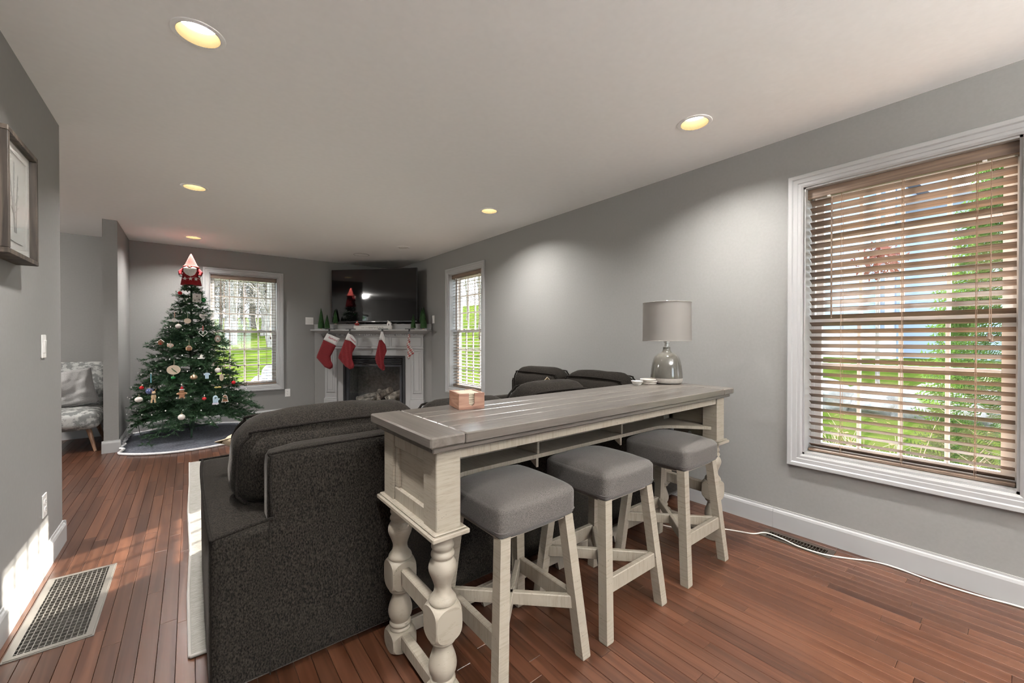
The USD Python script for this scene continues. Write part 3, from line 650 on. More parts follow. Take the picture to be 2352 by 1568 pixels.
for i, (leg, cuff, txt, ang, tp, th, rip, lab) in enumerate(ST):
    t = thing('christmas_stocking', lab, 'stocking', on_mantel(0, 0, 0), -45)
    part(t, 'leg', puff(leg, .045, -.257, seed=i, ripple=rip), VEL, smooth=60)
    part(t, 'cuff', puff(cuff, .050, -.259, seed=i + 5, ripple=rip * .6), CUFF, smooth=60)
    part(t, 'hanging_loop', tube(spline([(HX[i], -.255, 1.305), (HX[i] - .006, -.257, 1.285), (cuff[0][0] + .006, -.257, 1.272)], 4), .003, 6), CUFF)
    if txt:
        a = meshkit.text_mesh(txt, th, .0015); a.apply_transform(trimesh.transformations.rotation_matrix(math.radians(ang), [0, 0, 1])); a.apply_translation((tp[0], tp[1], 0))
        part(t, 'name_lettering', T(a, (0, -.2835, 0), rx=90), THREAD, smooth=False)
PL = MAT('plaid_cloth', {'tc': ('texture_coordinate', {}), 'mp': ('mapping', {'rotation': (0, .6, 0)}), 'w1': ('wave_texture', {'scale': 5.5, 'bands_direction': 'x'}), 'w2': ('wave_texture', {'scale': 5.5, 'bands_direction': 'z'}),
    'r1': ('rgb_ramp', {'ramp': [(0, (.30, .02, .02)), (.45, (.10, .03, .03)), (.55, (.40, .36, .33)), (1, (.45, .42, .39))]}), 'r2': ('rgb_ramp', {'ramp': [(0, (.25, .03, .03)), (.5, (.42, .39, .36)), (.8, (.44, .41, .38)), (1, (.05, .04, .05))]}),
    'm': ('mix', {'fac': .5}), 'p': ('principled_bsdf', {'roughness': .95})}, [('tc.object', 'mp.vector'), ('mp.vector', 'w1.vector'), ('mp.vector', 'w2.vector'), ('w1.fac', 'r1.fac'), ('w2.fac', 'r2.fac'), ('r1.color', 'm.color1'), ('r2.color', 'm.color2'), ('m.color', 'p.base_color')])
t = thing('christmas_stocking', 'small plaid stocking hanging at the right end of the mantel', 'stocking', on_mantel(0, 0, 0), -45)
part(t, 'leg', puff([(.65, 1.20), (.671, 1.20), (.676, 1.15), (.671, 1.105), (.70, 1.059), (.733, 1.018), (.733, .972), (.70, .952), (.682, .937), (.664, .894), (.64, .891), (.625, .931), (.635, 1.001), (.62, 1.093), (.629, 1.151)], .03, -.257, .008), PL, smooth=60)
part(t, 'cuff', puff([(.643, 1.262), (.671, 1.262), (.678, 1.198), (.636, 1.198)], .032, -.258, .008), PL, smooth=60)
part(t, 'hanging_loop', tube(spline([(.654, -.256, 1.305), (.648, -.257, 1.285), (.655, -.257, 1.26), (.662, -.257, 1.285), (.654, -.256, 1.305)], 4), .003, 6), BLACK)

# switches and sockets
def plate_switch(name, label, cat, loc, rotz, w, h, kind):
    t = thing(name, label, cat, loc, rotz)
    part(t, 'cover_plate', bx(-w / 2, -.006, -h / 2, w / 2, 0, h / 2, .003), WHITEP)
    if kind == 'outlet':
        for dz in (-.0195, .0195):
            f = part(t, 'receptacle', T(plate(Point(0, 0).buffer(.0172, 12).intersection(sbox(-.017, -.0145, .017, .0145)), .003, -.0055), (0, 0, dz)), WHITEP)
            for dx, hh in ((-.0065, .0085), (.0065, .007)): part(f, 'slot', bx(dx - .0012, -.0089, dz - hh / 2 + .003, dx + .0012, -.0083, dz + hh / 2 + .003), BLACK)
            part(f, 'ground_hole', T(plate(Point(0, 0).buffer(.0028, 6), .0006, -.0083), (0, 0, dz - .0075)), BLACK)
    else:
        n = kind
        for i in range(n):
            cx = (i - (n - 1) / 2) * .046
            part(t, 'rocker', T(bx(cx - .0165, -.006, -.033, cx + .0165, .002, .033, .002), (0, -.004, 0), rx=3), WHITEP)
    return t
plate_switch('light_switch', 'white double switch plate on the far wall left of the mantel', 'light switch', (1.489, FY, 1.473), 0, .115, .115, 2)
plate_switch('light_switch', 'white switch plate on the right wall beside the right-hand toy trees', 'light switch', (RX, 5.62, 1.487), -90, .072, .118, 1)
plate_switch('light_switch', 'white rocker switch on the left wall below the framed print', 'light switch', (LX, 3.14, 1.158), 90, .074, .120, 1)
plate_switch('wall_outlet', 'white outlet on the far wall below the window behind the tree', 'wall outlet', (1.178, FY, .365), 0, .072, .118, 'outlet')
plate_switch('wall_outlet', 'white outlet low on the left wall above the sunlight patch', 'wall outlet', (LX, 3.13, .342), 90, .074, .118, 'outlet')
# ---------------------------------------------------------------- christmas tree
TX, TY = .02, 6.32
NEED = [noisy('fir_needles', (.010, .040, .016), (.030, .085, .032), 14, rough=.7), noisy('fir_needles_tips', (.016, .055, .020), (.045, .115, .045), 14, rough=.7)]
TWIG = plain('fir_twig', (.03, .035, .018), .9)
def needles(P, Q, rg, per=460, ln=.023, w=.0038):
    """flat needles all round the stems P->Q (arrays of points)"""
    out = []
    for p, q in zip(P, Q):
        L = np.linalg.norm(q - p); n = max(8, int(L * per)); d = (q - p) / L
        a = np.array([0, 0, 1.0]) if abs(d[2]) < .9 else np.array([1.0, 0, 0]); u = np.cross(d, a); u /= np.linalg.norm(u); v = np.cross(d, u)
        s = rg.random(n); ph = rg.random(n) * 2 * PI
        o = np.cos(ph)[:, None] * u + np.sin(ph)[:, None] * v
        b = p + (q - p) * s[:, None]; dirn = o * .85 + d * .75; dirn /= np.linalg.norm(dirn, axis=1, keepdims=True)
        side = np.cross(dirn, d); side /= np.maximum(np.linalg.norm(side, axis=1, keepdims=True), 1e-6); l = ln * (.75 + .5 * rg.random((n, 1)))
        out.append(np.stack([b - side * w * .5, b + side * w * .5, b + dirn * l + side * w * .2], 1))
    V = np.concatenate(out).reshape(-1, 3); return trimesh.Trimesh(V, np.arange(len(V)).reshape(-1, 3), process=False)
tree = thing('christmas_tree', 'tall green artificial christmas tree standing in front of the far window', 'christmas tree', (TX, TY, 0))
part(tree, 'trunk', tube([(0, 0, .10), (0, 0, 1.0), (0, 0, 1.87)], [.022, .018, .008], 10), plain('tree_pole', (.03, .04, .025), .6))
part(tree, 'stand', cat_([tube([(0, 0, .12), (math.cos(a) * .2, math.sin(a) * .2, .12), (math.cos(a) * .30, math.sin(a) * .30, .052)], .012, 6) for a in (.5, .5 + 2.094, .5 + 4.188)] + [tube([(0, 0, .08), (0, 0, .2)], .028, 10)]), plain('stand_green', (.02, .05, .03), .5))
rg = np.random.default_rng(11); tiers = np.concatenate([np.arange(.30, 1.1, .098), np.arange(1.1, 1.87, .062)])
for k, z in enumerate(tiers):
    R = .78 * max(0, 1 - (z - .1) / 1.85) ** .95; nb = int(round(6 + R * 13)); a0 = rg.random() * 6.28
    for b in range(nb):
        a = a0 + b / nb * 2 * PI + rg.uniform(-.12, .12); r = R * rg.uniform(.86, 1.08)
        # keep clear of the walls
        if TX + math.cos(a) * r < LX + .07: r = (TX - LX - .07) / max(-math.cos(a), .05)
        if TY + math.sin(a) * r > FY - .07: r = (FY - .07 - TY) / max(math.sin(a), .05)
        up = .10 * (z / 1.9) + .02; droop = .20 * (1 - z / 2.2) * (r / .75) ** 1.5
        if rg.random() < .25: droop += .05 * r
        t_ = np.linspace(0, 1, 6); d = np.array([math.cos(a), math.sin(a)])
        zj = rg.uniform(-.045, .045); zz = z + zj + up * np.sin(t_ * PI * .8) * r * 1.2 - droop * t_ ** 2.2
        M = np.c_[d[0] * r * t_, d[1] * r * t_, zz]
        P, Q = list(M[1:-1]), list(M[2:]); s = np.array([-d[1], d[0]])
        nt = max(4, int(r * 19))
        for i in range(nt):
            f = .22 + .76 * (i + .5) / nt; j = int(f * 5); m = M[j] + (M[min(j + 1, 5)] - M[j]) * (f * 5 - j)
            for sg in (-1, 1):
                l = (.055 + .17 * r * (1 - f * .75)) * rg.uniform(.7, 1.15); h = d * .75 + s * sg * rg.uniform(.5, .95); h /= np.linalg.norm(h)
                e = np.array([h[0] * l, h[1] * l, rg.uniform(-.55, .60) * l])
                if TX + (m + e)[0] < LX + .045 or TY + (m + e)[1] > FY - .03: continue
                P.append(m); Q.append(m + e)
                if l > .075:
                    for s3 in (-1, 1):
                        b3 = m + e * rg.uniform(.35, .6); e3 = (np.array([h[0], h[1], 0]) * .7 + np.array([-h[1], h[0], 0]) * s3 * .7 + np.array([0, 0, rg.uniform(-.5, .5)])) * l * .45
                        if TX + (b3 + e3)[0] > LX + .045 and TY + (b3 + e3)[1] < FY - .03: P.append(b3); Q.append(b3 + e3)
        fol = needles(P, Q, rg)
        stem = tube(M, [.006, .005, .004, .004, .003, .002], 4, False)
        part(tree, 'branch', cat_([fol, stem]), NEED[int(rg.random() < .4)], smooth=False)
part(tree, 'tree_top', cat_([needles([np.array([0, 0, 1.72])], [np.array([0, 0, 1.90])], rg, 700, .05)]), NEED[1], smooth=False)
# string of small pale lamps
sl = thing('light_string', 'string of tiny unlit white lamps wound round the christmas tree', 'string lights', (TX, TY, 0))
n = 230; s = np.linspace(0, 1, n); zz = .33 + 1.45 * s ** 1.15; ph = s * 2 * PI * 9.3; RR = .76 * np.maximum(0, 1 - (zz - .1) / 1.85) ** .95 * (.80 + .22 * rg.random(n))
Pz = np.c_[RR * np.cos(ph), RR * np.sin(ph), zz + rg.uniform(-.03, .03, n)]
Pz[:, 0] = np.maximum(Pz[:, 0], LX - TX + .04); Pz[:, 1] = np.minimum(Pz[:, 1], FY - TY - .05)
part(sl, 'green_wire', cat_([tube([(-.47, -.2, .30), (-.47, -.18, .22), (-.46, -.17, .14), (-.44, -.16, .05), (-.38, -.10, .03)], .003, 5), tube(Pz, .0016, 3, False)]), plain('wire_green', (.015, .025, .015), .6))
part(sl, 'lamps', cat_([ball(.0065, q, (1, 1, 1.5), 0) for q in Pz]), plain('lamp_white', (.82, .82, .80), .3), kind='stuff')
# skirt
def skirt():
    nr, na = 26, 120; R0 = .79; V = []; 
    for i in range(nr + 1):
        for j in range(na):
            a = j / na * 2 * PI; r = R0 * i / nr * (1 + .03 * math.sin(3 * a + 1)); x, y = r * math.cos(a), r * math.sin(a)
            lim = LX - TX + .03 + .02 * math.sin(y * 40)
            over = max(0, lim - x); x = max(x, lim - over * .05); z = .006 + over * .25
            ymx = FY - TY - .03; ov = max(0, y - ymx); y = min(y, ymx); z += ov * .25
            f = math.exp(-((x + .30) / .22) ** 2 - ((y - .28) / .10) ** 2) * .07 + math.exp(-((x - .0) / .18) ** 2 - ((y - .30) / .08) ** 2) * .10
            f += .05 * math.exp(-((x + .45) / .12) ** 2 - ((y + .1) / .2) ** 2)
            z += f + .035 * math.exp(-(r / .14) ** 2) + .016 * (meshkit.fbm(np.array([x * 5, y * 5, 3.1]), 3, 2) - .3) * (1 - i / nr) ** .3
            V.append((x, y, max(z, .004)))
    V = np.array(V); F = []
    for i in range(nr):
        for j in range(na):
            a, b = i * na + j, i * na + (j + 1) % na; F += [(a, a + na, b + na), (a, b + na, b)]
    m = trimesh.Trimesh(V, np.array(F), process=False); rim = V[-na:]
    rim = rim + np.array([0, 0, .006]); return m, tube(rim, .013, 8, False, True)
m, rim = skirt()
sk = thing('tree_skirt', 'grey felt skirt with a white edge round the foot of the christmas tree', 'tree skirt', (TX, TY, 0))
part(sk, 'felt', m, noisy('grey_felt', (.075, .08, .10), (.17, .18, .215), 60, rough=.98, bump=.5), smooth=True)
part(sk, 'white_edging', rim, noisy('edging_plush', (.55, .53, .54), (.70, .68, .69), 90, rough=.98, bump=.5), smooth=True)
# topper: a gnome in a red robe
FELT = noisy('red_felt', (.22, .006, .010), (.30, .010, .014), 60, rough=.95, bump=.2); FELTL = noisy('pink_red_felt', (.34, .035, .028), (.44, .06, .045), 60, rough=.95, bump=.2)
t = thing('tree_topper', 'white bearded gnome in a red robe and pointed hat on the tree tip', 'tree topper', (TX, TY, 1.845), -10)
part(t, 'robe', lathe(smoothprof([(.102, 0), (.098, .03), (.086, .10), (.074, .16), (.066, .20), (.03, .235), (0, .24)], 4), 28), FELT)
part(t, 'hat', lathe(smoothprof([(.068, .215), (.070, .228), (.056, .255), (.034, .31), (.012, .365), (.004, .378), (0, .38)], 4), 24), FELTL)
part(t, 'hat_rim', tube([(.069 * math.cos(a), .069 * math.sin(a), .220) for a in np.arange(0, 6.28, .3)], .012, 8, False, True), FELTL)
part(t, 'beard', puff([(-.062, .20), (-.03, .222), (.0, .212), (.03, .222), (.064, .20), (.066, .165), (.045, .12), (.02, .075), (.008, .06), (-.02, .09), (-.045, .13), (-.064, .16)], .05, -.066, .008), noisy('beard_wool', (.62, .60, .55), (.78, .76, .71), 90, (1, 1, .3), .98, .8), smooth=60)
part(t, 'nose', ball(.011, (.002, -.098, .208)), SKIN)
for sx in (-1, 1): part(t, 'arm', tube([(sx * .066, -.01, .19), (sx * .100, -.03, .15), (sx * .092, -.05, .115)], [.022, .022, .019], 10), FELT); part(t, 'hand', ball(.015, (sx * .091, -.054, .104)), CUFF)
def star(r, q=.45): return Polygon([((r if i % 2 == 0 else r * q) * math.sin(i * PI / 5), (r if i % 2 == 0 else r * q) * math.cos(i * PI / 5)) for i in range(10)])
part(t, 'belt_cord', tube([(.093 * math.cos(a), .093 * math.sin(a), .078 - .012 * math.cos(a * 3)) for a in np.linspace(PI, 2 * PI, 14)], .002, 5), CUFF)
for ang in (-28, 6, 38): part(t, 'star', T(T(plate(star(.022), .006), (0, -.094, .068)), rz=ang), WHT)
# ornaments: hung on the outer twigs
def loopm(z0, z1, c): return tube([(0, 0, z0), (.003, 0, (z0 + z1) / 2), (0, 0, z1)], .0012, 4)
STRN = plain('ornament_string', (.55, .48, .36), .9); OG = 'christmas tree ornaments'
def orn(name, label, p, rot=0):
    return thing(name, label, 'ornament', p, rot, OG)
def bauble(p, r, mat, label, squash=1.0, group=None):
    t = orn('bauble', label, p); part(t, 'globe', ball(r, (0, 0, 0), (1, 1, squash), 3), mat, smooth=True)
    part(t, 'cap', lathe([(r * .28, r * squash * .93), (r * .28, r * squash + .007), (0, r * squash + .008)], 10), plain('cap_gold', (.6, .5, .3), .3, metallic=1.0) if 'cap' not in CAPS else CAPS['cap'])
    part(t, 'hook', tube([(0, 0, r * squash + .006), (.004, 0, r * squash + .018), (0, 0, r * squash + .03)], .0012, 4), STRN); return t
CAPS = {'cap': plain('cap_gold', (.6, .5, .3), .3, metallic=1.0)}
RB = plain('bauble_red', (.50, .015, .02), .12, coat_weight=.6); GB = plain('bauble_green', (.01, .20, .04), .12, coat_weight=.6); WB = plain('bauble_white', (.66, .60, .57), .5); GO = plain('bauble_gold', (.62, .43, .28), .22, metallic=.8); BB = plain('bauble_blue', (.07, .09, .20), .2)
bauble((-.085, 6.22, 1.735), .021, RB, 'small shiny red bauble near the tree tip, on the left')
bauble((.137, 6.255, 1.668), .026, GB, 'small shiny green bauble near the tree tip, against the window frame')
bauble((-.099, 6.07, 1.339), .031, WB, 'matte white bauble high on the tree, left of the trunk', .8)
bauble((-.142, 5.845, .765), .022, GB, 'shiny green bauble right under the big round wooden ornament', .8)
bauble((.036, 5.81, .762), .036, GO, 'shiny rose gold bauble at mid height in the middle of the tree', .82)
bauble((.259, 5.90, .824), .030, WB, 'white bauble at the right side of the tree, level with the shirt ornament')
bauble((.415, 5.94, .667), .022, RB, 'red bauble at the right rim of the tree by the window sill')
bauble((-.412, 5.98, .661), .020, RB, 'red bauble at the left rim of the tree')
bauble((-.341, 5.89, .627), .034, BB, 'dark blue bauble at the left of the tree above the tan dog')
bauble((.127, 5.725, .523), .021, RB, 'red bauble low in the front, between the bear and the mitten', .85)
bauble((-.432, 5.935, .54), .034, WB, 'white bauble low at the left rim of the tree', .85)
bauble((-.071, 5.655, .351), .032, WB, 'white bauble at the very bottom of the tree front')
WOODO = noisy('ornament_wood', (.48, .38, .28), (.60, .50, .39), 40, (1, 1, 8), .7); FELTG = plain('ornament_brown', (.26, .13, .07), .8); PINK = plain('ornament_blush', (.55, .36, .28), .6); PALE = plain('ornament_pale', (.66, .63, .58), .6); BLU = plain('ornament_blue', (.42, .56, .66), .7); TAN = plain('ornament_tan', (.50, .36, .22), .8)
def disc(p, rx, rz, mat, label, name='round_ornament', rot=0, deco=None, str_=.06):
    t = orn(name, label, p, rot); pl = Polygon([(rx * math.cos(a), rz * math.sin(a)) for a in np.linspace(0, 6.28, 28)[:-1]])
    part(t, 'disc', plate(pl, .007), mat); part(t, 'string', tube([(0, -.003, rz - .004), (.004, -.003, rz + str_ * .5), (.002, 0, rz + str_)], .0016, 4), STRN)
    if deco is not None: part(t, 'motif', deco[0], deco[1])
    return t
disc((-.139, 5.875, .85), .060, .052, WOODO, 'big round pale wooden ornament with a dark brush stroke, left of centre', deco=(T(tube([(-.018, 0, .018), (.008, 0, -.012), (.030, 0, -.032)], [.004, .007, .003], 6), (0, -.008, 0)), plain('brush_stroke', (.06, .10, .05), .8)))
disc((-.016, 6.07, 1.402), .034, .030, WOODO, 'small tan wooden disc high on the tree with a forked string', rot=-15)
disc((.269, 6.10, 1.193), .032, .042, plain('printed_brown', (.32, .22, .17), .5), 'brown printed oval ornament at the right edge against the window', deco=(plate(Polygon([(-.02, -.02), (-.014, .018), (.0, .024), (.016, .012), (.02, -.02)]), .001, -.0072), PALE))
disc((-.171, 6.005, 1.119), .030, .026, PINK, 'blush pink shell shaped ornament, left of centre', 'shell_ornament', 20, deco=(cat_([tube([(0, -.0085, -.022), (x, -.0085, .018)], .0018, 4) for x in (-.018, -.009, 0, .009, .018)]), PALE), str_=.03)
disc((.292, 5.88, .741), .022, .042, WOODO, 'tall tan wooden slice at the right side of the tree', 'wood_slice_ornament', 25, str_=.08)
disc((-.138, 6.13, 1.41), .024, .024, PALE, 'small white paper ball high on the left of the tree', str_=.02)
def heart(r): return Polygon([(r * .062 * 16 * math.sin(a) ** 3, r * .062 * (13 * math.cos(a) - 5 * math.cos(2 * a) - 2 * math.cos(3 * a) - math.cos(4 * a))) for a in np.linspace(0, 6.283, 40)[:-1]])
t = orn('heart_ornament', 'grey heart ornament beside the window, upper right of the tree', (.132, 6.12, 1.459), 10); part(t, 'heart', plate(heart(.042), .007), PALE); part(t, 'lettering_band', plate(sbox(-.022, -.002, .022, .006), .001, -.0072), plain('band_grey', (.25, .24, .24), .7)); part(t, 'string', loopm(.02, .06, 0), STRN)
t = orn('heart_ornament', 'white wire heart frame with a star inside on a pink ribbon', (.125, 6.03, 1.26), 10); hp = heart(.043); part(t, 'heart_frame', plate(hp.difference(hp.buffer(-.006)), .006), WHT); part(t, 'star', plate(star(.016), .004), WHT); part(t, 'ribbon', plate(sbox(-.006, .028, .006, .085), .002), plain('ribbon_pink', (.45, .16, .14), .8))
t = orn('plaque_ornament', 'square pale plaque with small pictures near the tree tip', (.072, 6.195, 1.685), 5); part(t, 'plaque', plate(sbox(-.042, -.05, .042, .048), .006), PALE)
for dx, dz in ((-.02, -.03), (.0, .018), (.022, -.02)): part(t, 'picture', plate(Point(dx, dz).buffer(.009, 6), .001, -.0062), plain('picture_grey_%d' % int((dx + .03) * 1000), (.24, .21, .19), .7))
t = orn('house_ornament', 'red and white gingerbread house ornament at the left edge of the tree', (-.25, 6.10, 1.154), -20); part(t, 'front', plate(Polygon([(-.024, -.026), (.024, -.026), (.024, .008), (0, .03), (-.024, .008)]), .02), FELTG); part(t, 'roof', cat_([tube([(-.030, -.012, .006), (0, -.012, .034), (.030, -.012, .006)], .005, 6)]), WHT); part(t, 'door', plate(sbox(-.007, -.026, .007, -.004), .001, -.0205), RED)
t = orn('owl_ornament', 'brown owl ornament in the middle of the tree, hung on a long string', (-.005, 5.94, 1.094), 0); part(t, 'body', ball(.026, (0, 0, -.006), (1, .7, 1.25), 2), FELTG, smooth=True)
for s in (-1, 1): e = part(t, 'eye', ball(.007, (s * .010, -.017, .008)), PALE); part(e, 'pupil', ball(.003, (s * .010, -.024, .008)), BLACK); part(t, 'wing', ball(.018, (s * .022, 0, -.012), (.45, .7, 1.2)), TAN)
part(t, 'string', loopm(.024, .09, 0), STRN)
t = orn('globe_ornament', 'clear glass dome ornament with a white scene inside, right of centre', (.105, 5.905, .997), 0); part(t, 'dome', lathe(smoothprof([(.030, -.022), (.036, 0), (.030, .022), (.014, .034), (0, .036)], 4), 20), GLASS, smooth=True); part(t, 'base', lathe([(.033, -.032), (.033, -.022), (0, -.022)], 20), WHT); part(t, 'scene', lathe([(.016, -.02), (.010, .004), (0, .02)], 8), PALE)
t = orn('shirt_ornament', 'tiny pale blue baby shirt ornament in the middle right of the tree', (.154, 5.835, .773), 8); part(t, 'shirt', plate(Polygon([(-.017, -.035), (.017, -.035), (.017, .008), (.026, .004), (.032, .018), (.014, .032), (-.014, .032), (-.032, .018), (-.026, .004), (-.017, .008)]), .008), BLU); part(t, 'string', loopm(.03, .06, 0), STRN)
t = orn('dog_ornament', 'tan reindeer shaped ornament at the lower left of the tree', (-.306, 5.835, .582), -12); part(t, 'body', ball(.022, (0, 0, -.012), (1.0, .7, 1.5), 2), TAN, smooth=True); part(t, 'head', ball(.017, (.004, -.008, .034), (1, .9, 1)), TAN, smooth=True)
for s in (-1, 1): part(t, 'antler', tube([(s * .008, -.002, .046), (s * .018, 0, .066), (s * .026, 0, .07)], .003, 5), FELTG); part(t, 'leg', tube([(s * .012, -.006, -.034), (s * .016, -.008, -.075)], .008, 6), TAN)
part(t, 'scarf', lathe([(.017, .012), (.021, .016), (.021, .022), (.016, .026)], 12), plain('scarf_black', (.03, .03, .03), .8))
t = orn('gingerbread_ornament', 'brown gingerbread bear ornament wearing a red santa hat, front of the tree', (-.068, 5.75, .595), 0)
part(t, 'body', puff([(-.024, -.052), (-.012, -.056), (0, -.046), (.012, -.056), (.026, -.052), (.022, -.03), (.024, -.012), (.040, -.014), (.046, .004), (.034, .012), (.018, .014), (-.018, .014), (-.034, .012), (-.046, .004), (-.040, -.014), (-.024, -.012), (-.022, -.03)], .022, 0, .006), plain('ginger_brown', (.30, .15, .08), .85), smooth=60)
part(t, 'head', ball(.022, (0, -.002, .028), (1, .6, .95)), plain('ginger_head', (.36, .19, .10), .85), smooth=True)
part(t, 'hat', lathe(smoothprof([(.022, .040), (.016, .055), (.008, .072), (0, .080)], 3), 14), FELT); part(t, 'hat_brim', lathe([(.018, .038), (.025, .040), (.025, .047), (.018, .049)], 16), CUFF)
for sx, sz in ((-.020, -.05), (.020, -.05), (-.040, 0), (.040, 0)): part(t, 'paw_pad', ball(.008, (sx, -.008, sz), (1, .5, 1)), TAN)
part(t, 'string', loopm(.078, .12, 0), STRN)
t = orn('mitten_ornament', 'pale blue mitten ornament at the lower right of the tree', (.23, 5.745, .501), 5); part(t, 'mitten', puff([(-.026, -.04), (.024, -.04), (.026, -.012), (.040, -.002), (.040, .012), (.022, .010), (.020, .034), (.006, .048), (-.014, .046), (-.026, .028)], .018, 0, .006), BLU, smooth=60); part(t, 'cuff', plate(sbox(-.030, -.055, .028, -.036), .014, .006), plain('mitten_cuff', (.60, .56, .64), .8)); part(t, 'string', loopm(.045, .09, 0), STRN)
t = orn('bell_ornament', 'brown iced gingerbread bell ornament at the lower right rim of the tree', (.318, 5.785, .503), 12); bp = Polygon([(-.036, -.042), (.036, -.042), (.028, -.02), (.024, .02), (.012, .04), (-.012, .04), (-.024, .02), (-.028, -.02)])
part(t, 'bell', plate(bp, .009), FELTG); part(t, 'icing', plate(bp.difference(bp.buffer(-.005)), .002, -.009), WHT); part(t, 'icing_wave', tube([(x, -.011, .004 + .004 * math.sin(x * 400)) for x in np.linspace(-.022, .022, 14)], .002, 5), WHT); part(t, 'string', loopm(.04, .08, 0), STRN)
t = orn('ribbon_ornament', 'thin teal ribbon hanging at the left of the tree', (-.333, 5.955, .763), 0); part(t, 'ribbon', plate(sbox(-.005, -.05, .005, .05), .002), plain('ribbon_teal', (.10, .28, .33), .6)); part(t, 'knot', ball(.007, (0, -.001, .03)), plain('ribbon_knot', (.12, .30, .35), .6))
t = orn('bow_ornament', 'small gold bow above the mitten ornament', (.254, 5.81, .633), 0)
for s in (-1, 1): part(t, 'bow_loop', ball(.016, (s * .016, 0, 0), (1.1, .5, .65)), plain('bow_gold_%d' % (s + 1), (.50, .40, .14), .5))
part(t, 'bow_knot', ball(.007, (0, -.006, 0)), plain('bow_knot_gold', (.55, .44, .18), .5))
t = orn('icicle_ornament', 'narrow white clip ornament at the upper left edge of the tree', (-.135, 6.16, 1.47), 0); part(t, 'shaft', lathe([(.001, -.05), (.007, 0), (.005, .03), (0, .032)], 8), PINK); part(t, 'clip', ball(.007, (0, 0, .036)), PALE)
# ---------------------------------------------------------------- sofa (sectional), cushions, pillows, rug
SB = 1.625
sofa = thing('sectional_sofa', 'charcoal chenille sectional sofa seen from behind with an open left end', 'sofa')
def place(m, x0, y0, z0, x1, y1, z1): return T(m, ((x0 + x1) / 2, (y0 + y1) / 2, (z0 + z1) / 2))
def rb(x0, y0, z0, x1, y1, z1, r, bulge=(0, 0, 0), n=12, nz=.0, seed=0): return place(rbox(x1 - x0, y1 - y0, z1 - z0, r, n, bulge, nz=nz, seed=seed), x0, y0, z0, x1, y1, z1)
part(sofa, 'back', rb(.212, SB, .03, 2.62, SB + .15, .805, .05, (0, .012, .004), 18), SOFAF, smooth=True)
part(sofa, 'end_seat', rb(.045, SB - .002, .03, .95, 2.74, .555, .022, (.004, .006, .03), 18, .002, 1), SOFAF, smooth=True)
part(sofa, 'seat', rb(.95, SB + .12, .06, 1.98, 2.62, .50, .03, (0, .01, .03), 12, .002, 2), SOFAF, smooth=True)
part(sofa, 'side_seat', rb(1.90, SB + .1, .06, 2.80, 3.32, .50, .03, (.01, .01, .03), 12, .002, 3), SOFAF, smooth=True)
part(sofa, 'side_back', rb(2.62, SB, .03, 2.90, 3.34, .80, .035, (.01, 0, .004), 14), SOFAF, smooth=True)
part(sofa, 'side_arm', rb(1.98, 3.24, .05, 2.70, 3.38, .62, .04, (0, .01, 0), 10), SOFAF, smooth=True)
lp = [(.052, SB + .006, .562), (.212, SB + .004, .578), (.40, SB + .15, .582)]
# piping round the end seat and the seams of the back
e = [(.225, SB - .003, .576), (.15, SB - .005, .568), (.068, SB - .003, .553), (.050, SB + .02, .549), (.044, 1.9, .553), (.040, 2.2, .556), (.042, 2.55, .553), (.052, 2.725, .549), (.08, 2.745, .549), (.5, 2.752, .556), (.93, 2.745, .549)]
part(sofa, 'seat_piping', tube(spline(e, 4), .0055, 8), PIPEF, smooth=True)
part(sofa, 'back_piping', tube(spline([(.222, SB + .001, .57), (.217, SB - .001, .70), (.222, SB + .002, .782), (.245, SB + .006, .800), (.6, SB + .002, .806), (1.4, SB, .808), (2.6, SB + .002, .804)], 5), .0045, 8), PIPEF, smooth=True)
part(sofa, 'seam', tube([(.214, SB - .002, .035), (.213, SB - .003, .3), (.214, SB - .003, .565)], .003, 6), PIPEF, smooth=True)
for x, y in ((.12, 1.72), (.12, 2.62), (1.4, 1.72), (2.7, 1.75), (2.7, 3.25)): part(sofa, 'foot', lathe([(.02, 0.0), (.028, .02), (.03, .05), (0, .05)], 14, (x, y, 0)), plain('sofa_foot', (.02, .014, .01), .5) if 'sf' not in CAPS else CAPS['sf']); CAPS.setdefault('sf', UsdShade.Material.Get(stage, '/World/Looks/sofa_foot'))
def back_cushion(label, w, h, d, loc, rot, lean, seed):
    t = thing('back_cushion', label, 'cushion', loc, rot)
    m = rbox(w, d, h, d * .42, 16, (0, .035, .02), nz=.010, seed=seed)
    # fuller at the bottom, softer at the top
    v = m.vertices; k = (v[:, 2] + h / 2) / h; v[:, 1] *= 1.06 - .22 * k; v[:, 2] -= .05 * (np.abs(v[:, 0]) / (w / 2)) ** 4 * k * h * .6; m.vertices = v
    part(t, 'cushion_body', T(m, (0, 0, h / 2), rx=lean), SOFAF, smooth=True)
    for s in (-1, 1):
        L = rect_loop(w * .99, h * .97, d * .36, 7); yy = s * d * .36
        P = np.array([(a, yy * (1.06 - .22 * (b / h + .5)) + s * .012, b - .05 * (abs(a) / (w / 2)) ** 4 * (b / h + .5) * h * .6) for a, b in L]); P = spline(P, 2, True)
        # press the welt on to the cushion surface
        from scipy.spatial import cKDTree
        sel = m.vertices; kd = cKDTree(sel); q = kd.query(P)[1]; P = .35 * P + .65 * sel[q]; P = spline(P[::3], 3, True)
        part(t, 'piping', T(tube(P, .006, 8, False, True), (0, 0, h / 2), rx=lean), PIPEF, smooth=True)
    return t
back_cushion('big charcoal back cushion at the open left end of the sofa', .78, .345, .30, (.505, SB + .30, .545), 0, 10, 1)
back_cushion('charcoal back cushion just right of the napkin box, low behind the table', .60, .345, .30, (1.20, SB + .31, .51), 0, 10, 2)
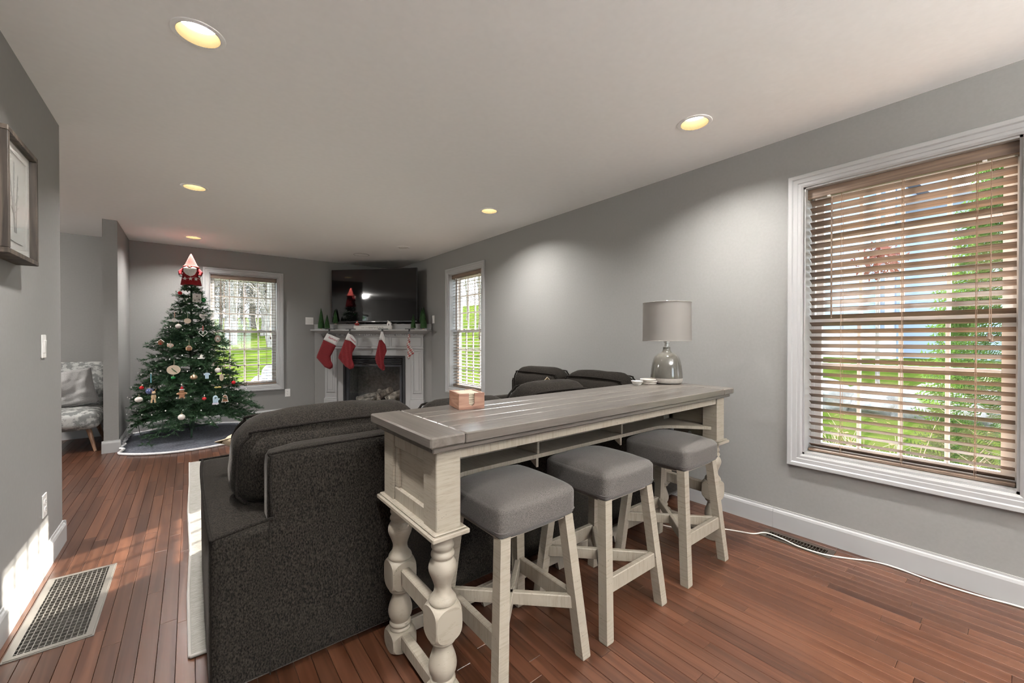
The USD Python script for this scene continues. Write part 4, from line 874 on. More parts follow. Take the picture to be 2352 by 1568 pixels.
back_cushion('charcoal back cushion behind the middle of the table, left of the cream pillow', .60, .41, .30, (1.83, SB + .31, .50), 0, 10, 3)
back_cushion('dark back cushion against the right wall, the one nearest the narrow window', .66, .42, .26, (2.70, 2.93, .49), -90, 10, 4)
back_cushion('dark back cushion against the right wall, beside the table lamp', .68, .42, .26, (2.70, 2.22, .49), -90, 10, 5)
def pillow(label, w, h, th, loc, rx, rz, seed, ry=0):
    tilt = lambda m_: T(T(m_, ry=ry), (0, 0, h / 2), rx=rx)
    t = thing('throw_pillow', label, 'pillow', loc, rz)
    m = throw_pillow(w, h, th, seed=seed); part(t, 'pillow_cover', tilt(m), CREAM, smooth=True)
    part(t, 'edge_seam', tilt(tube(pillow_edge(w, h), .003, 6, False, True)), CREAM, smooth=True); return t
pillow('cream pillow poking out left of the big back cushion', .46, .44, .15, (.405, 2.31, .49), 60, 0, 2, -36)
pillow('cream pillow whose tip shows above the sofa before the fireplace', .44, .40, .13, (.485, 2.20, .475), 34, 0, 3, -9)
pillow('cream pillow whose corner peeks up behind the middle of the table', .40, .38, .12, (2.05, 2.20, .485), 24, -20, 4, 40)
RUG = noisy('rug_weave', (.15, .14, .125), (.36, .34, .31), 40, (1, 14, 1), .98, .6, .3, .7, 5)
rug = thing('area_rug', 'pale grey woven rug under the sofa', 'rug', (0, 0, .0005))
rv = rb(-.005, 1.935, .0, 2.0, 4.98, .012, .006, (0, 0, 0), 24, .0015, 4); part(rug, 'rug_pile', rv, RUG, smooth=True)
part(rug, 'edge_binding', tube([(-.004, 1.94, .007), (-.010, 2.4, .008), (-.002, 2.9, .007), (-.012, 3.6, .008), (-.004, 4.3, .007), (-.006, 4.975, .007)], .007, 8), plain('rug_binding', (.34, .32, .295), .95), smooth=True)
part(rug, 'edge_binding', tube([(-.004, 1.938, .007), (.5, 1.932, .007), (1.2, 1.936, .007), (1.99, 1.94, .007)], .007, 8), UsdShade.Material.Get(stage, '/World/Looks/rug_binding'), smooth=True)

# ---------------------------------------------------------------- console bar table
X0, X1, Y0, Y1, ZT = .555, 2.552, 1.088, 1.598, .905
tb = thing('bar_table', 'long whitewashed console bar table with a grey plank top behind the sofa', 'bar table')
EW = .122
for x0, x1 in ((X0, X0 + EW), (X1 - EW, X1)): part(tb, 'end_board', bx(x0, Y0, ZT - .034, x1, Y1, ZT, .005), TOPWE)
ys = [Y0, Y0 + .118, Y0 + .196, Y0 + .312, Y0 + .395, Y1]
for a, b in zip(ys[:-1], ys[1:]): part(tb, 'plank', bx(X0 + EW + .0015, a + .0009, ZT - .034, X1 - EW - .0015, b - .0009, ZT - .0005, .0035), TOPW)
part(tb, 'under_moulding', bx(X0 + .016, Y0 + .016, ZT - .054, X1 - .016, Y1 - .016, ZT - .034, .004), TOPW)
PX0, PX1, PY0, PY1 = .594, 2.514, 1.128, 1.556      # outer faces of the corner posts
PW, ZB, ZA = .088, .592, .851
for x in (PX0, PX1 - PW):
    for y in (PY0, PY1 - PW): part(tb, 'corner_post', bx(x, y, ZB, x + PW, y + PW, ZA, .003), PAINTV)
part(tb, 'front_apron', bx(PX0 + PW, PY0 + .008, .812, PX1 - PW, PY0 + .030, ZA, .002), PAINTX)
part(tb, 'back_panel', bx(PX0 + PW, PY1 - .03, .66, PX1 - PW, PY1 - .008, ZA, .002), PAINTX)
for xs, sgn in ((PX0, 1), (PX1, -1)):      # framed end panels
    a, b = xs + sgn * .012, xs + sgn * .03
    part(tb, 'end_panel', bx(xs + sgn * .018, PY0 + PW, ZB, b, PY1 - PW, ZA), PAINTV)
    part(tb, 'end_rail', bx(xs + sgn * .006, PY0 + PW, ZA - .055, b, PY1 - PW, ZA, .003), PAINTY)
    part(tb, 'end_rail', bx(xs + sgn * .006, PY0 + PW, ZB, b, PY1 - PW, ZB + .055, .004), PAINTY)
    part(tb, 'end_stile', bx(xs + sgn * .008, PY1 - PW - .03, ZB + .055, b, PY1 - PW, ZA - .055, .003), PAINTV)
    # ledge under the box, returned on the front and back of the posts
    o = .022
    lx0, lx1 = (xs - o, xs + PW + o) if sgn > 0 else (xs - PW - o, xs + o)
    part(tb, 'ledge', cat_([bx(lx0, PY0 - o, ZB - .016, lx1, PY1 + o, ZB, .003), bx(lx0 + .008, PY0 - o + .008, ZB, lx1 - .008, PY1 + o - .008, ZB + .007, .003)]), PAINTY)
# shelf with a knee curve, two dividers, brackets
cv = [(PX0 + .02, PY0 + .03)]
for s in np.linspace(0, 1, 12): cv.append((PX0 + PW + .17 * s, PY0 + .035 + .212 * math.sin(s * PI / 2)))
for s in np.linspace(0, 1, 12): cv.append((PX1 - PW - .25 * (1 - s), PY0 + .035 + .212 * math.cos(s * PI / 2)))
cv += [(PX1 - .02, PY0 + .03), (PX1 - .02, PY1 - .01), (PX0 + .02, PY1 - .01)]
ZS = .675
part(tb, 'shelf', T(extr(Polygon(cv), .018), (0, 0, ZS - .018)), PAINTX)
for x in (1.243, 1.86): part(tb, 'divider', bx(x - .007, PY0 + .250, ZS, x + .007, PY1 - .03, ZA - .002, .002), PAINTV)
for x in (1.243, 1.86): part(tb, 'bracket', T(prism_along([(0, 0), (.075, 0), (.0, -.045)], .014), (x - .007, PY0 + .258, ZS - .018)), PAINTY)
for s, xs in ((1, PX0), (-1, PX1)):
    part(tb, 'knee_panel', bx(xs + s * .03, PY0 + PW, ZB, xs + s * .038, PY1 - PW, ZS - .018), PAINTV)
    for y in (1.32, 1.44): part(tb, 'bolt', T(lathe([(.011, 0), (.010, .004), (.006, .008), (0, .009)], 14), (xs + s * .038, y, .606), ry=90 * s), WHITEP)
# turned legs
LEGP = [(.044, .572), (.040, .566), (.0335, .556), (.0325, .545), (.036, .538), (.037, .530), (.033, .522), (.0325, .518), (.037, .511), (.038, .503), (.034, .495), (.034, .491), (.041, .482), (.0455, .466), (.044, .450), (.036, .430), (.0285, .408), (.0275, .395), (.031, .380), (.041, .366), (.0445, .357), (.042, .350), (.034, .347)]
LEGQ = [(.034, .240), (.041, .237), (.0425, .230), (.038, .223), (.030, .218), (.029, .210), (.033, .195), (.041, .172), (.0455, .150), (.043, .130), (.036, .114), (.0345, .109), (.040, .104), (.041, .098), (.036, .0925), (.0355, .089), (.040, .084), (.040, .078), (.034, .074)]
def block(z0, z1, half, flat_bottom=False):
    r = half * 1.28; h = z1 - z0
    pr = [(0, z0), (half * .78, z0), (r * .93, z0 + h * .10), (r * 1.06, z0 + h * .3), (r * 1.06, z0 + h * .70), (r * .95, z0 + h * .88), (half * .80, z1), (0, z1)]
    if flat_bottom: pr[1:4] = [(half * .86, z0), (r * .97, z0 + h * .16), (r * 1.06, z0 + h * .34)]
    rv = lathe(smoothprof(pr, 5), 48); rv.merge_vertices(); trimesh.repair.fix_normals(rv)
    c = m3.Manifold.cube([2 * half, 2 * half, h + .02], True).translate([0, 0, (z0 + z1) / 2]); return tri(man(rv) ^ c)
leg_mesh = cat_([lathe(smoothprof(LEGP[::-1], 3), 40), lathe(smoothprof(LEGQ[::-1], 3), 40), block(.236, .351, .0475), block(.0, .078, .0475, True), bx(-.05, -.05, .57, .05, .05, .576, .002)])
LC = [(PX0 + .046, PY0 + .044), (PX0 + .046, PY1 - .044), (PX1 - .046, PY0 + .044), (PX1 - .046, PY1 - .044)]
for x, y in LC: part(tb, 'turned_leg', T(leg_mesh, (x, y, 0)), PAINTT, smooth=40)
for x in (LC[0][0], LC[2][0]):
    part(tb, 'end_stretcher', bx(x - .0175, LC[0][1] + .04, .262, x + .0175, LC[1][1] - .04, .325, .004), PAINTY)
    part(tb, 'end_stretcher', bx(x - .0175, LC[0][1] + .04, .022, x + .0175, LC[1][1] - .04, .074, .004), PAINTY)
part(tb, 'long_stretcher', bx(LC[1][0] + .04, LC[1][1] - .0125, .040, LC[3][0] - .04, LC[1][1] + .0125, .092, .004), PAINTX)
for x in (1.05, 1.52, 1.98): part(tb, 'stretcher_foot', hull([(x - .035, LC[1][1] - .012, .045), (x + .035, LC[1][1] - .012, .045), (x - .022, LC[1][1] - .012, 0), (x + .022, LC[1][1] - .012, 0), (x - .035, LC[1][1] + .012, .045), (x + .035, LC[1][1] + .012, .045), (x - .022, LC[1][1] + .012, 0), (x + .022, LC[1][1] + .012, 0)]), PAINTX)

# ---------------------------------------------------------------- stools
def make_stool(label, loc, rotz):
    t = thing('bar_stool', label, 'stool', loc, rotz)
    sw, sd, zb = .335, .345, .542
    m = rbox(sw + .012, sd + .012, .108, .022, 16, (.006, .006, .034)); v = m.vertices
    part(t, 'seat', T(m, (0, 0, zb + .05)), SEATF, smooth=True)
    L = rect_loop(sw + .014, sd + .014, .022, 5)
    part(t, 'seat_band', T(tube(np.c_[L, np.full(len(L), zb + .020)], .0022, 6, False, True), (0, 0, 0)), plain('stool_welt', (.07, .063, .06), .95) if 'welt' not in CAPS else CAPS['welt'], smooth=True)
    CAPS.setdefault('welt', UsdShade.Material.Get(stage, '/World/Looks/stool_welt'))
    part(t, 'seat_frame', bx(-sw / 2 + .01, -sd / 2 + .01, zb - .012, sw / 2 - .01, sd / 2 - .01, zb + .004), PAINTX)
    hw = .0205; top = (sw / 2 - .024, sd / 2 - .024); bot = (.2125 - hw, .2175 - hw)
    def at(z): k = (zb - z) / zb; return top[0] + (bot[0] - top[0]) * k, top[1] + (bot[1] - top[1]) * k
    for sx in (-1, 1):
        for sy in (-1, 1):
            P = []
            for z, h in ((.0025, hw - .002), (.006, hw), (zb - .002, hw)):
                a, b = at(z)
                P += [(sx * a + i * h, sy * b + j * h, z) for i in (-1, 1) for j in (-1, 1)]
            a, b = at(0); P += [(sx * a + i * (hw - .002), sy * b + j * (hw - .002), 0) for i in (-1, 1) for j in (-1, 1)]
            part(t, 'leg', hull(P), PAINTV)
    zr = .205; a, b = at(zr)
    for sy in (-1, 1): part(t, 'rail', bx(-a + hw * .6, sy * b - .0125, zr - .032, a - hw * .6, sy * b + .0125, zr + .032, .003), PAINTX)
    for k, (p, q) in enumerate((((-a, b), (a, -b)), ((-a, -b), (a, b)))):
        p, q = np.array(p), np.array(q); L_ = np.linalg.norm(q - p) - .03; an = math.degrees(math.atan2(*(q - p)[::-1]))
        part(t, 'cross_brace', T(bx(-L_ / 2, -.0115, -.024, L_ / 2, .0115, .024, .003), (0, 0, zr + .002), rz=an), PAINTX)
    return t
st = make_stool('grey upholstered whitewashed stool at the left end of the bar table', (.964, 1.228, 0), 90)
SY = 1.2235
dup(st, (1.479, SY, 0), 0, 'grey upholstered whitewashed stool in the middle of the row at the bar table')
dup(st, (2.078, SY - .006, 0), 180, 'grey upholstered whitewashed stool at the right end of the bar table, by the wall')

# ---------------------------------------------------------------- things on the table
lp = thing('table_lamp', 'grey ceramic table lamp with a white drum shade at the end of the bar table', 'lamp', (2.475, 1.482, ZT))
LAMPG = noisy('lamp_glaze', (.085, .08, .068), (.125, .117, .10), 5, rough=.10, coat_weight=.6, bump=.05)
part(lp, 'base_foot', lathe(smoothprof([(.080, 0), (.092, .004), (.0985, .018), (.1, .036)], 4), 40), noisy('lamp_foot', (.36, .325, .29), (.41, .375, .34), 60, rough=.6))
part(lp, 'ceramic_body', lathe(smoothprof([(.1, .036), (.099, .06), (.095, .10), (.088, .14), (.076, .172), (.056, .192), (.034, .202), (.026, .212), (.0225, .224), (.021, .238), (.0, .239)], 5), 44), LAMPG, smooth=50)
part(lp, 'neck', lathe([(.012, .238), (.012, .262), (.017, .264), (.017, .30), (.0, .30)], 20), STEEL)
SH0, SH1, SR0, SR1 = .276, .530, .152, .150
part(lp, 'shade', lathe([(SR0, SH0), (SR1, SH1), (SR1 - .002, SH1), (SR0 - .002, SH0), (SR0, SH0)], 56), MAT('lamp_shade_linen', {'tc': ('texture_coordinate', {}), 'n': ('noise_texture', {'scale': 300, 'detail': 2}), 'b': ('bump', {'strength': .1, 'distance': .001}), 'd': ('principled_bsdf', {'base_color': (.33, .31, .29), 'roughness': .9}), 't': ('translucent_bsdf', {'color': (.45, .42, .38)}), 'm': ('mix_closure', {'fac': .3})}, [('tc.object', 'n.vector'), ('n.fac', 'b.height'), ('b.normal', 'd.normal'), ('d.BSDF', 'm.closure1'), ('t.BSDF', 'm.closure2')], surface='m.closure'))
for z, r in ((SH0 + .002, SR0), (SH1 - .002, SR1)): part(lp, 'shade_rim', tube([(r * math.cos(a), r * math.sin(a), z) for a in np.linspace(0, 2 * PI, 48)[:-1]], .0018, 6, False, True), UsdShade.Material.Get(stage, '/World/Looks/lamp_shade_linen'))
part(lp, 'harp', cat_([tube([(0, 0, .30), (.05, 0, .36), (.055, 0, .44), (.02, 0, .515), (0, 0, .525)], .002, 5), tube([(0, 0, .30), (-.05, 0, .36), (-.055, 0, .44), (-.02, 0, .515), (0, 0, .525)], .002, 5)] + [tube([(0, 0, .524), (SR1 * math.cos(a), SR1 * math.sin(a), .524)], .0018, 5) for a in (0, 2.09, 4.19)]), STEEL)
part(lp, 'bulb', lathe(smoothprof([(0, .385), (.02, .378), (.03, .355), (.024, .33), (.012, .305), (.0, .30)], 4), 16), WHITEP)
part(lp, 'finial', lathe([(.004, .524), (.004, .532), (.010, .535), (.012, .540), (.009, .545), (0, .546)], 14), STEEL)
# napkin box
NB = wood('napkin_box_wood', (.21, .095, .058), (.36, .20, .135), (10, 10, 60), rough=.4, tone=(.9, 1.1), bump=.1)
nb = thing('napkin_box', 'reddish wooden box with cut-out sides holding square paper coasters', 'napkin holder', (.937, 1.502, ZT), -13.5)
bw, bd, bh, tk = .112, .140, .066, .0085
def notch(w_, h_, n0, n1, ncut): return sbox(-w_ / 2, 0, w_ / 2, h_).difference(sbox(-ncut / 2, h_ * .42, ncut / 2, h_ + .01)).difference(Point(0, h_ * .42).buffer(ncut / 2, 12))
part(nb, 'front_side', T(plate(notch(bw, bh, 0, 0, .026), tk), (0, -bd / 2 + tk, 0)), NB); part(nb, 'back_side', T(plate(notch(bw, bh, 0, 0, .026), tk), (0, bd / 2, 0)), NB)
for s in (-1, 1): part(nb, 'box_side', bx(s * bw / 2, -bd / 2 + tk, 0, s * (bw / 2 - tk), bd / 2 - tk, bh, .001), NB)
part(nb, 'box_bottom', bx(-bw / 2 + tk, -bd / 2 + tk, .001, bw / 2 - tk, bd / 2 - tk, .008), NB)
cs = thing('coaster', 'cream square coaster inside the wooden box, bottom of the stack', 'coaster', (.937, 1.502, ZT + .0085), -13.5, 'coasters in the wooden box')
part(cs, 'coaster_slab', bx(-.043, -.057, 0, .043, .057, .0088, .002), plain('coaster_cream', (.44, .38, .295), .8))
for i in range(1, 6): dup(cs, (.937, 1.502, ZT + .0085 + i * .0094), -13.5 + (i % 3 - 1) * .6, 'cream square coaster inside the wooden box, ' + ['', 'second from the bottom', 'third from the bottom', 'fourth from the bottom', 'second from the top', 'top of the stack'][i])
# bowl and round stone coasters
p = Polygon
bo = thing('small_bowl', 'tiny white dish beside the stacked round coasters', 'bowl', (2.225, 1.535, ZT))
part(bo, 'dish', lathe(smoothprof([(.0, .0), (.022, 0), (.026, .004), (.036, .022), (.0375, .025), (.035, .024), (.025, .008), (.018, .005), (0, .005)], 3), 28), plain('dish_glaze', (.55, .525, .485), .25), smooth=50)
part(bo, 'foot_ring', lathe([(.018, -.0), (.021, 0), (.022, .002), (0, .002)], 20), WHT)
ST_ = noisy('stone_coaster', (.40, .365, .32), (.48, .445, .40), 60, rough=.6)
GREYC = plain('coaster_cork', (.30, .255, .205), .9)
rc = thing('round_coaster', 'round pale stone coaster next to the lamp, bottom of the three', 'coaster', (2.335, 1.525, ZT), 0, 'round coasters by the lamp')
part(rc, 'stone', lathe([(0, .002), (.047, .002), (.050, .005), (.050, .0085), (.048, .0105), (0, .0105)], 32), ST_); part(rc, 'cork', lathe([(0, 0), (.046, 0), (.046, .002), (0, .002)], 24), GREYC)
dup(rc, (2.339, 1.522, ZT + .0107), 20, 'round pale stone coaster next to the lamp, middle of the three'); dup(rc, (2.331, 1.527, ZT + .0214), 50, 'round pale stone coaster next to the lamp, topmost of the three')
# ---------------------------------------------------------------- left wall: framed print; vents; cord; armchair
FRW = wood('frame_wood', (.022, .015, .010), (.085, .064, .048), (40, 40, 4), rough=.6, bump=.5, tone=(.95, 1.05))
fr = thing('framed_print', 'framed grey botanical print in a deep weathered wood frame on the left wall', 'picture', (LX, 2.545, 1.757), 90)
w2, h2, dp = .192, .238, .067
for nm, m in (('frame_rail', bx(-w2, -dp, h2 - .02, w2, 0, h2, .002)), ('frame_rail', bx(-w2, -dp, -h2, w2, 0, -h2 + .02, .002)), ('frame_stile', bx(-w2, -dp, -h2 + .02, -w2 + .02, 0, h2 - .02, .002)), ('frame_stile', bx(w2 - .02, -dp, -h2 + .02, w2, 0, h2 - .02, .002))):
    part(fr, nm, m, FRW)
part(fr, 'backing', bx(-w2 + .018, -.040, -h2 + .018, w2 - .018, -.004, h2 - .018), plain('print_paper', (.55, .53, .50), .8))
part(fr, 'inner_mount', ring_sweep(-w2 + .05, -h2 + .055, w2 - .05, h2 - .055, [(0, -.040), (0, -.044), (.032, -.044), (.032, -.040)]), plain('mount_white', (.58, .56, .53), .8))
SKETCH = plain('pencil_grey', (.25, .24, .23), .9); rg = np.random.default_rng(3); sk_ = []
for x0, x1, top in ((-.01, -.012, .15), (.035, .02, .11), (-.06, -.03, .09)):
    st_ = spline([(x1 * .3 + .005, -.0415, -.13), (x1, -.0415, -.02), (x0, -.0415, top)], 6); sk_.append(tube(st_, .0012, 4))
    for i in range(26):
        s = i / 26; z = top - .10 * s; xx = x0 + (x1 - x0) * s * .5 + rg.uniform(-.009, .009) * (.4 + s); sk_.append(ball(.004 * rg.uniform(.6, 1.1), (xx, -.0415, z + rg.uniform(-.004, .004)), (1, .2, 1.3), 0))
for a in ((.0, -.05, .055, -.015), (.0, -.08, -.05, -.03), (.004, -.02, .045, .03)): sk_.append(tube([(a[0], -.0415, a[1]), ((a[0] + a[2]) / 2, -.0415, (a[1] + a[3]) / 2 + .006), (a[2], -.0415, a[3])], [.0008, .003, .0005], 4))
sk_.append(tube([(-.10, -.0415, -.165), (0, -.0415, -.17), (.09, -.0415, -.168)], .0012, 4))
part(fr, 'drawing', cat_(sk_), SKETCH, smooth=False)
part(fr, 'glass', bx(-w2 + .02, -.055, -h2 + .02, w2 - .02, -.053, h2 - .02), GLASS, smooth=False)
# big return grille in the floor
VM = plain('grille_steel', (.27, .25, .225), .35, metallic=.7); VD = plain('duct_dark', (.012, .011, .010), .8)
v = thing('floor_grille', 'large rectangular metal return grille in the floor by the left wall', 'floor vent', ((VENT[0] + VENT[2]) / 2, (VENT[1] + VENT[3]) / 2, 0))
hx, hy = (VENT[2] - VENT[0]) / 2, (VENT[3] - VENT[1]) / 2; ix, iy = hx - .026, hy - .026
def flat_ring(ax, ay, bx_, by_, z0, z1): return T(extr(sbox(-ax, -ay, ax, ay).difference(sbox(-bx_, -by_, bx_, by_)), z1 - z0), (0, 0, z0))
part(v, 'grille_frame', cat_([flat_ring(hx, hy, ix, iy, .0003, .0035), flat_ring(hx - .006, hy - .006, ix, iy, .0035, .006)]), VM)
nx, ny = 11, 23
for i in range(nx): x = -ix + 2 * ix * (i + .5) / nx; part(v, 'long_bar', bx(x - .0011, -iy, -.012, x + .0011, iy, .0046), VM)
for j in range(ny): y = -iy + 2 * iy * (j + .5) / ny; part(v, 'cross_bar', bx(-ix, y - .0011, -.012, ix, y + .0011, .0040), VM)
part(v, 'duct', cat_([bx(-hx, -hy, -.20, hx, hy, -.19)] + [bx(s * (ix + .006), -hy, -.19, s * (ix + .002), hy, -.0) for s in (-1, 1)] + [bx(-hx, s * (iy + .006), -.19, hx, s * (iy + .002), 0) for s in (-1, 1)]), VD)
BR = plain('register_brown', (.055, .042, .033), .45, metallic=.3)
v = thing('floor_register', 'small brown metal floor register by the right wall baseboard', 'floor vent', ((REG[0] + REG[2]) / 2, (REG[1] + REG[3]) / 2, 0))
hx, hy = (REG[2] - REG[0]) / 2, (REG[3] - REG[1]) / 2
part(v, 'register_frame', flat_ring(hx, hy, hx - .024, hy - .03, .0003, .004), BR)
for j in range(19): y = -hy + .03 + (2 * hy - .06) * (j + .5) / 19; part(v, 'louvre', T(bx(-hx + .024, -.0014, -.009, hx - .024, .0014, .003), (0, y, 0)), BR)
part(v, 'centre_bar', bx(-.002, -hy + .03, -.004, .002, hy - .03, .0034), BR)
part(v, 'duct', cat_([bx(-hx, -hy, -.12, hx, hy, -.11)] + [bx(s * (hx - .014), -hy, -.11, s * (hx - .010), hy, 0) for s in (-1, 1)] + [bx(-hx, s * (hy - .012), -.11, hx, s * (hy - .008), 0) for s in (-1, 1)]), VD)
c = thing('power_cord', 'white power cord snaking along the floor by the right wall over the register', 'cord')
cp_ = spline([(2.50, 1.66, .90), (2.50, 1.605, .70), (2.46, 1.607, .35), (2.40, 1.61, .05), (2.36, 1.50, .006), (2.45, 1.30, .005), (2.60, 1.20, .005), (2.665, 1.10, .005), (2.70, 1.035, .005), (2.765, .99, .0085), (2.755, .90, .010), (2.728, .80, .0095), (2.738, .69, .0095), (2.80, .60, .005), (2.865, .51, .005), (2.882, .42, .005), (2.862, .27, .005), (2.872, .12, .005), (2.895, .0, .005), (2.893, -.3, .005), (2.89, -.8, .005), (2.895, -1.0, .04), (2.905, -1.02, .30)], 8)
part(c, 'cord_cover', tube(cp_, .0042, 8), plain('cord_white', (.66, .62, .55), .5), smooth=True)
part(c, 'plug', bx(2.895, -1.035, .29, 2.912, -1.005, .33, .004), WHITEP)
plate_switch('wall_outlet', 'white outlet out of view behind the camera on the right wall', 'wall outlet', (RX, -1.02, .31), -90, .072, .118, 'outlet')
# armchair in the next room
ARMF = noisy('armchair_floral', (.17, .175, .17), (.40, .40, .385), 17, (1, 1, 1), .95, .3, .46, .56, 14)
ac = thing('accent_chair', 'grey floral upholstered chair with wooden legs in the alcove', 'armchair', (-1.105, 6.47, 0), 0)
LEGW = wood('armchair_leg', (.16, .08, .045), (.30, .17, .10), (40, 40, 4), rough=.45, bump=.05)
part(ac, 'seat', T(rbox(.70, .68, .18, .06, 14, (0, .01, .03)), (0, -.03, .335)), ARMF, smooth=True)
part(ac, 'backrest', T(rbox(.73, .17, .56, .07, 14, (0, .02, .015)), (0, .32, .635), rx=-10), ARMF, smooth=True)
for sx in (-1, 1):
    for sy in (-1, 1): part(ac, 'leg', tube([(sx * .25, sy * .24 - .02, .26), (sx * .315, sy * .30 - .02, 0.0)], [.024, .013], 10), LEGW)
GREYL = noisy('grey_linen', (.27, .265, .26), (.40, .39, .38), 120, (1, 1, 5), .95, .6)
pt = thing('chair_pillow', 'crumpled grey linen pillow leaning on the floral chair', 'pillow', (-1.06, 6.47, .445), 8)
part(pt, 'pillow_cover', T(throw_pillow(.46, .40, .17, 24, 7, .05, .05), (0, 0, .20), rx=-14, ry=-9), GREYL, smooth=True)
part(pt, 'edge_seam', T(tube(pillow_edge(.46, .40, 24, .05), .004, 6, False, True), (0, 0, .20), rx=-14, ry=-9), GREYL, smooth=True)

# ---------------------------------------------------------------- outside
GRASS = noisy('lawn_grass', (.026, .046, .006), (.075, .100, .016), 1.4, (1, 1, 1), 1.0, .3, .3, .7, 9, obj=False, specular_ior_level=0.0)
def ground_z(x, y):
    d = np.hypot(x - 1, y - 3); az = np.degrees(np.arctan2(x - 1, y - 3))
    sl = np.interp(az, [-60, 0, 15, 40, 62, 80, 110], [.05, .075, .095, .125, .06, .035, .03])
    z = -.45 + sl * np.maximum(0, d - 5.5) + .05 * np.sin(x * .5) * np.cos(y * .4)
    w = np.clip((az - 58) / 12, 0, 1); k = np.clip((x - 12.2) / 4.5, 0, 1); k = k * k * (3 - 2 * k)
    return z * (1 - w) + w * (-.42 + .97 * k)
gx, gy = np.meshgrid(np.linspace(-30, 50, 160), np.linspace(-25, 60, 95), indexing='ij'); gz = ground_z(gx, gy)
inside = (gx > LRX - .1) & (gx < RX + .1) & (gy > BY - .1) & (gy < FY + .1); gz[inside] = -.6
V = np.stack([gx, gy, gz], -1).reshape(-1, 3); n1 = 95
ii, jj = np.meshgrid(np.arange(159), np.arange(94), indexing='ij'); a = (ii * n1 + jj).ravel(); F = np.vstack([np.c_[a, a + n1, a + n1 + 1], np.c_[a, a + n1 + 1, a + 1]])
solo('lawn', trimesh.Trimesh(V, F, process=False), GRASS, 'sloping green lawn outside the windows', 'lawn', kind='structure', smooth=True)
BARK = noisy('grey_bark', (.13, .115, .10), (.30, .275, .25), 6, (3, 3, .6), .95, .4); TWG = plain('grey_twigs', (.22, .19, .165), .9)
def bare_tree(seed, h, label, group):
    rg = np.random.default_rng(seed); t = thing('bare_tree', label, 'tree', (0, 0, 0), 0, group)
    P = np.c_[np.cumsum(rg.normal(0, .07, 9)), np.cumsum(rg.normal(0, .07, 9)), np.linspace(-.4, h, 9)]; P[0, :2] = 0
    part(t, 'trunk', tube(P, np.linspace(.15, .025, 9), 8), BARK, smooth=True); br = []
    for i in range(46):
        k = rg.uniform(.12, .97) ** .8; q = P[0] + (P[-1] - P[0]) * k; j = min(int(k * 8), 7); q = P[j] + (P[j + 1] - P[j]) * (k * 8 - j)
        a = rg.random() * 6.28; L = (1 - k * .6) * rg.uniform(.6, 1.4); d = np.array([math.cos(a), math.sin(a), rg.uniform(.3, .9)]); m = q + d * L * .5; e = q + d * L + np.array([0, 0, .2])
        br.append(tube([q, m, e], [.03, .02, .006], 4, False))
        for s in range(7):
            f = rg.uniform(.3, 1); r0 = q + (e - q) * f; dd = d + rg.normal(0, .6, 3); l = L * rg.uniform(.2, .5); br.append(tube([r0, r0 + dd * l], [.010, .004], 3, False))
    part(t, 'branches', cat_(br), TWG, smooth=False); return t
protos = [bare_tree(41 + i, (9, 11, 8)[i], 'bare grey tree trunk in the wood beyond the lawn', 'bare trees beyond the lawn') for i in range(3)]
spots = []; rg = np.random.default_rng(77)
for az0, az1, n_, d0, d1 in ((-13, 16, 54, 23, 46), (24, 46, 14, 24, 42)):
    for i in range(n_):
        az = math.radians(az0 + (az1 - az0) * (i + rg.random()) / n_); d = rg.uniform(d0, d1); spots.append((d * math.sin(az), d * math.cos(az)))
for i, (x, y) in enumerate(spots):
    z = float(ground_z(x, y))
    if i < 3: UsdGeom.Xformable(protos[i]).GetOrderedXformOps()[0].Set(Gf.Vec3d(x, y, z))
    else: dup(protos[i % 3], (x, y, z), float(rg.uniform(0, 360)), scale=float(rg.uniform(.85, 1.2)))
# dark wooded backdrop: undergrowth along the lawn edge, each bush a thing
def leaf_cloud(n, size, shape, rg, lw=.05, up=0.0):
    p = rg.normal(0, 1, (n, 3)); p /= np.linalg.norm(p, axis=1, keepdims=True); p *= rg.random((n, 1)) ** (1 / 2.4) * np.array(shape)
    u = rg.normal(0, 1, (n, 3)); u[:, 2] += up; u /= np.linalg.norm(u, axis=1, keepdims=True); w_ = np.cross(u, rg.normal(0, 1, (n, 3))); w_ /= np.linalg.norm(w_, axis=1, keepdims=True)
    l = size * (.6 + .8 * rg.random((n, 1))); V = np.stack([p - u * l * .5, p + w_ * l * lw / .1 * .2, p + u * l * .5, p - w_ * l * lw / .1 * .2], 1).reshape(-1, 3); k = np.arange(n)[:, None] * 4
    return trimesh.Trimesh(V, np.vstack([k + [0, 1, 2], k + [0, 2, 3]]), process=False)
def bush(name, label, cat, loc, shape, n, size, mat, seed, group=None, stem=True, lw=.05):
    rg = np.random.default_rng(seed); t = thing(name, label, cat, loc, 0, group)
    part(t, 'foliage', T(leaf_cloud(n, size, shape, rg, lw), (0, 0, shape[2])), mat, smooth=False)
    if stem: part(t, 'stems', cat_([tube([(rg.uniform(-.1, .1), rg.uniform(-.1, .1), 0), (rg.uniform(-.5, .5) * shape[0], rg.uniform(-.5, .5) * shape[1], shape[2] * 1.3)], .012, 4) for i in range(6)]), BARK, smooth=False)
    return t
def leafmat(name, c1, c2):
    return MAT(name, {'g': ('geometry', {}), 'r': ('rgb_ramp', {'ramp': [(0, c1), (1, c2)]}), 'd': ('principled_bsdf', {'roughness': .7}), 't': ('translucent_bsdf', {}), 'm': ('mix_closure', {'fac': .35})},
               [('g.random_per_island', 'r.fac'), ('r.color', 'd.base_color'), ('r.color', 't.color'), ('d.BSDF', 'm.closure1'), ('t.BSDF', 'm.closure2')], surface='m.closure')
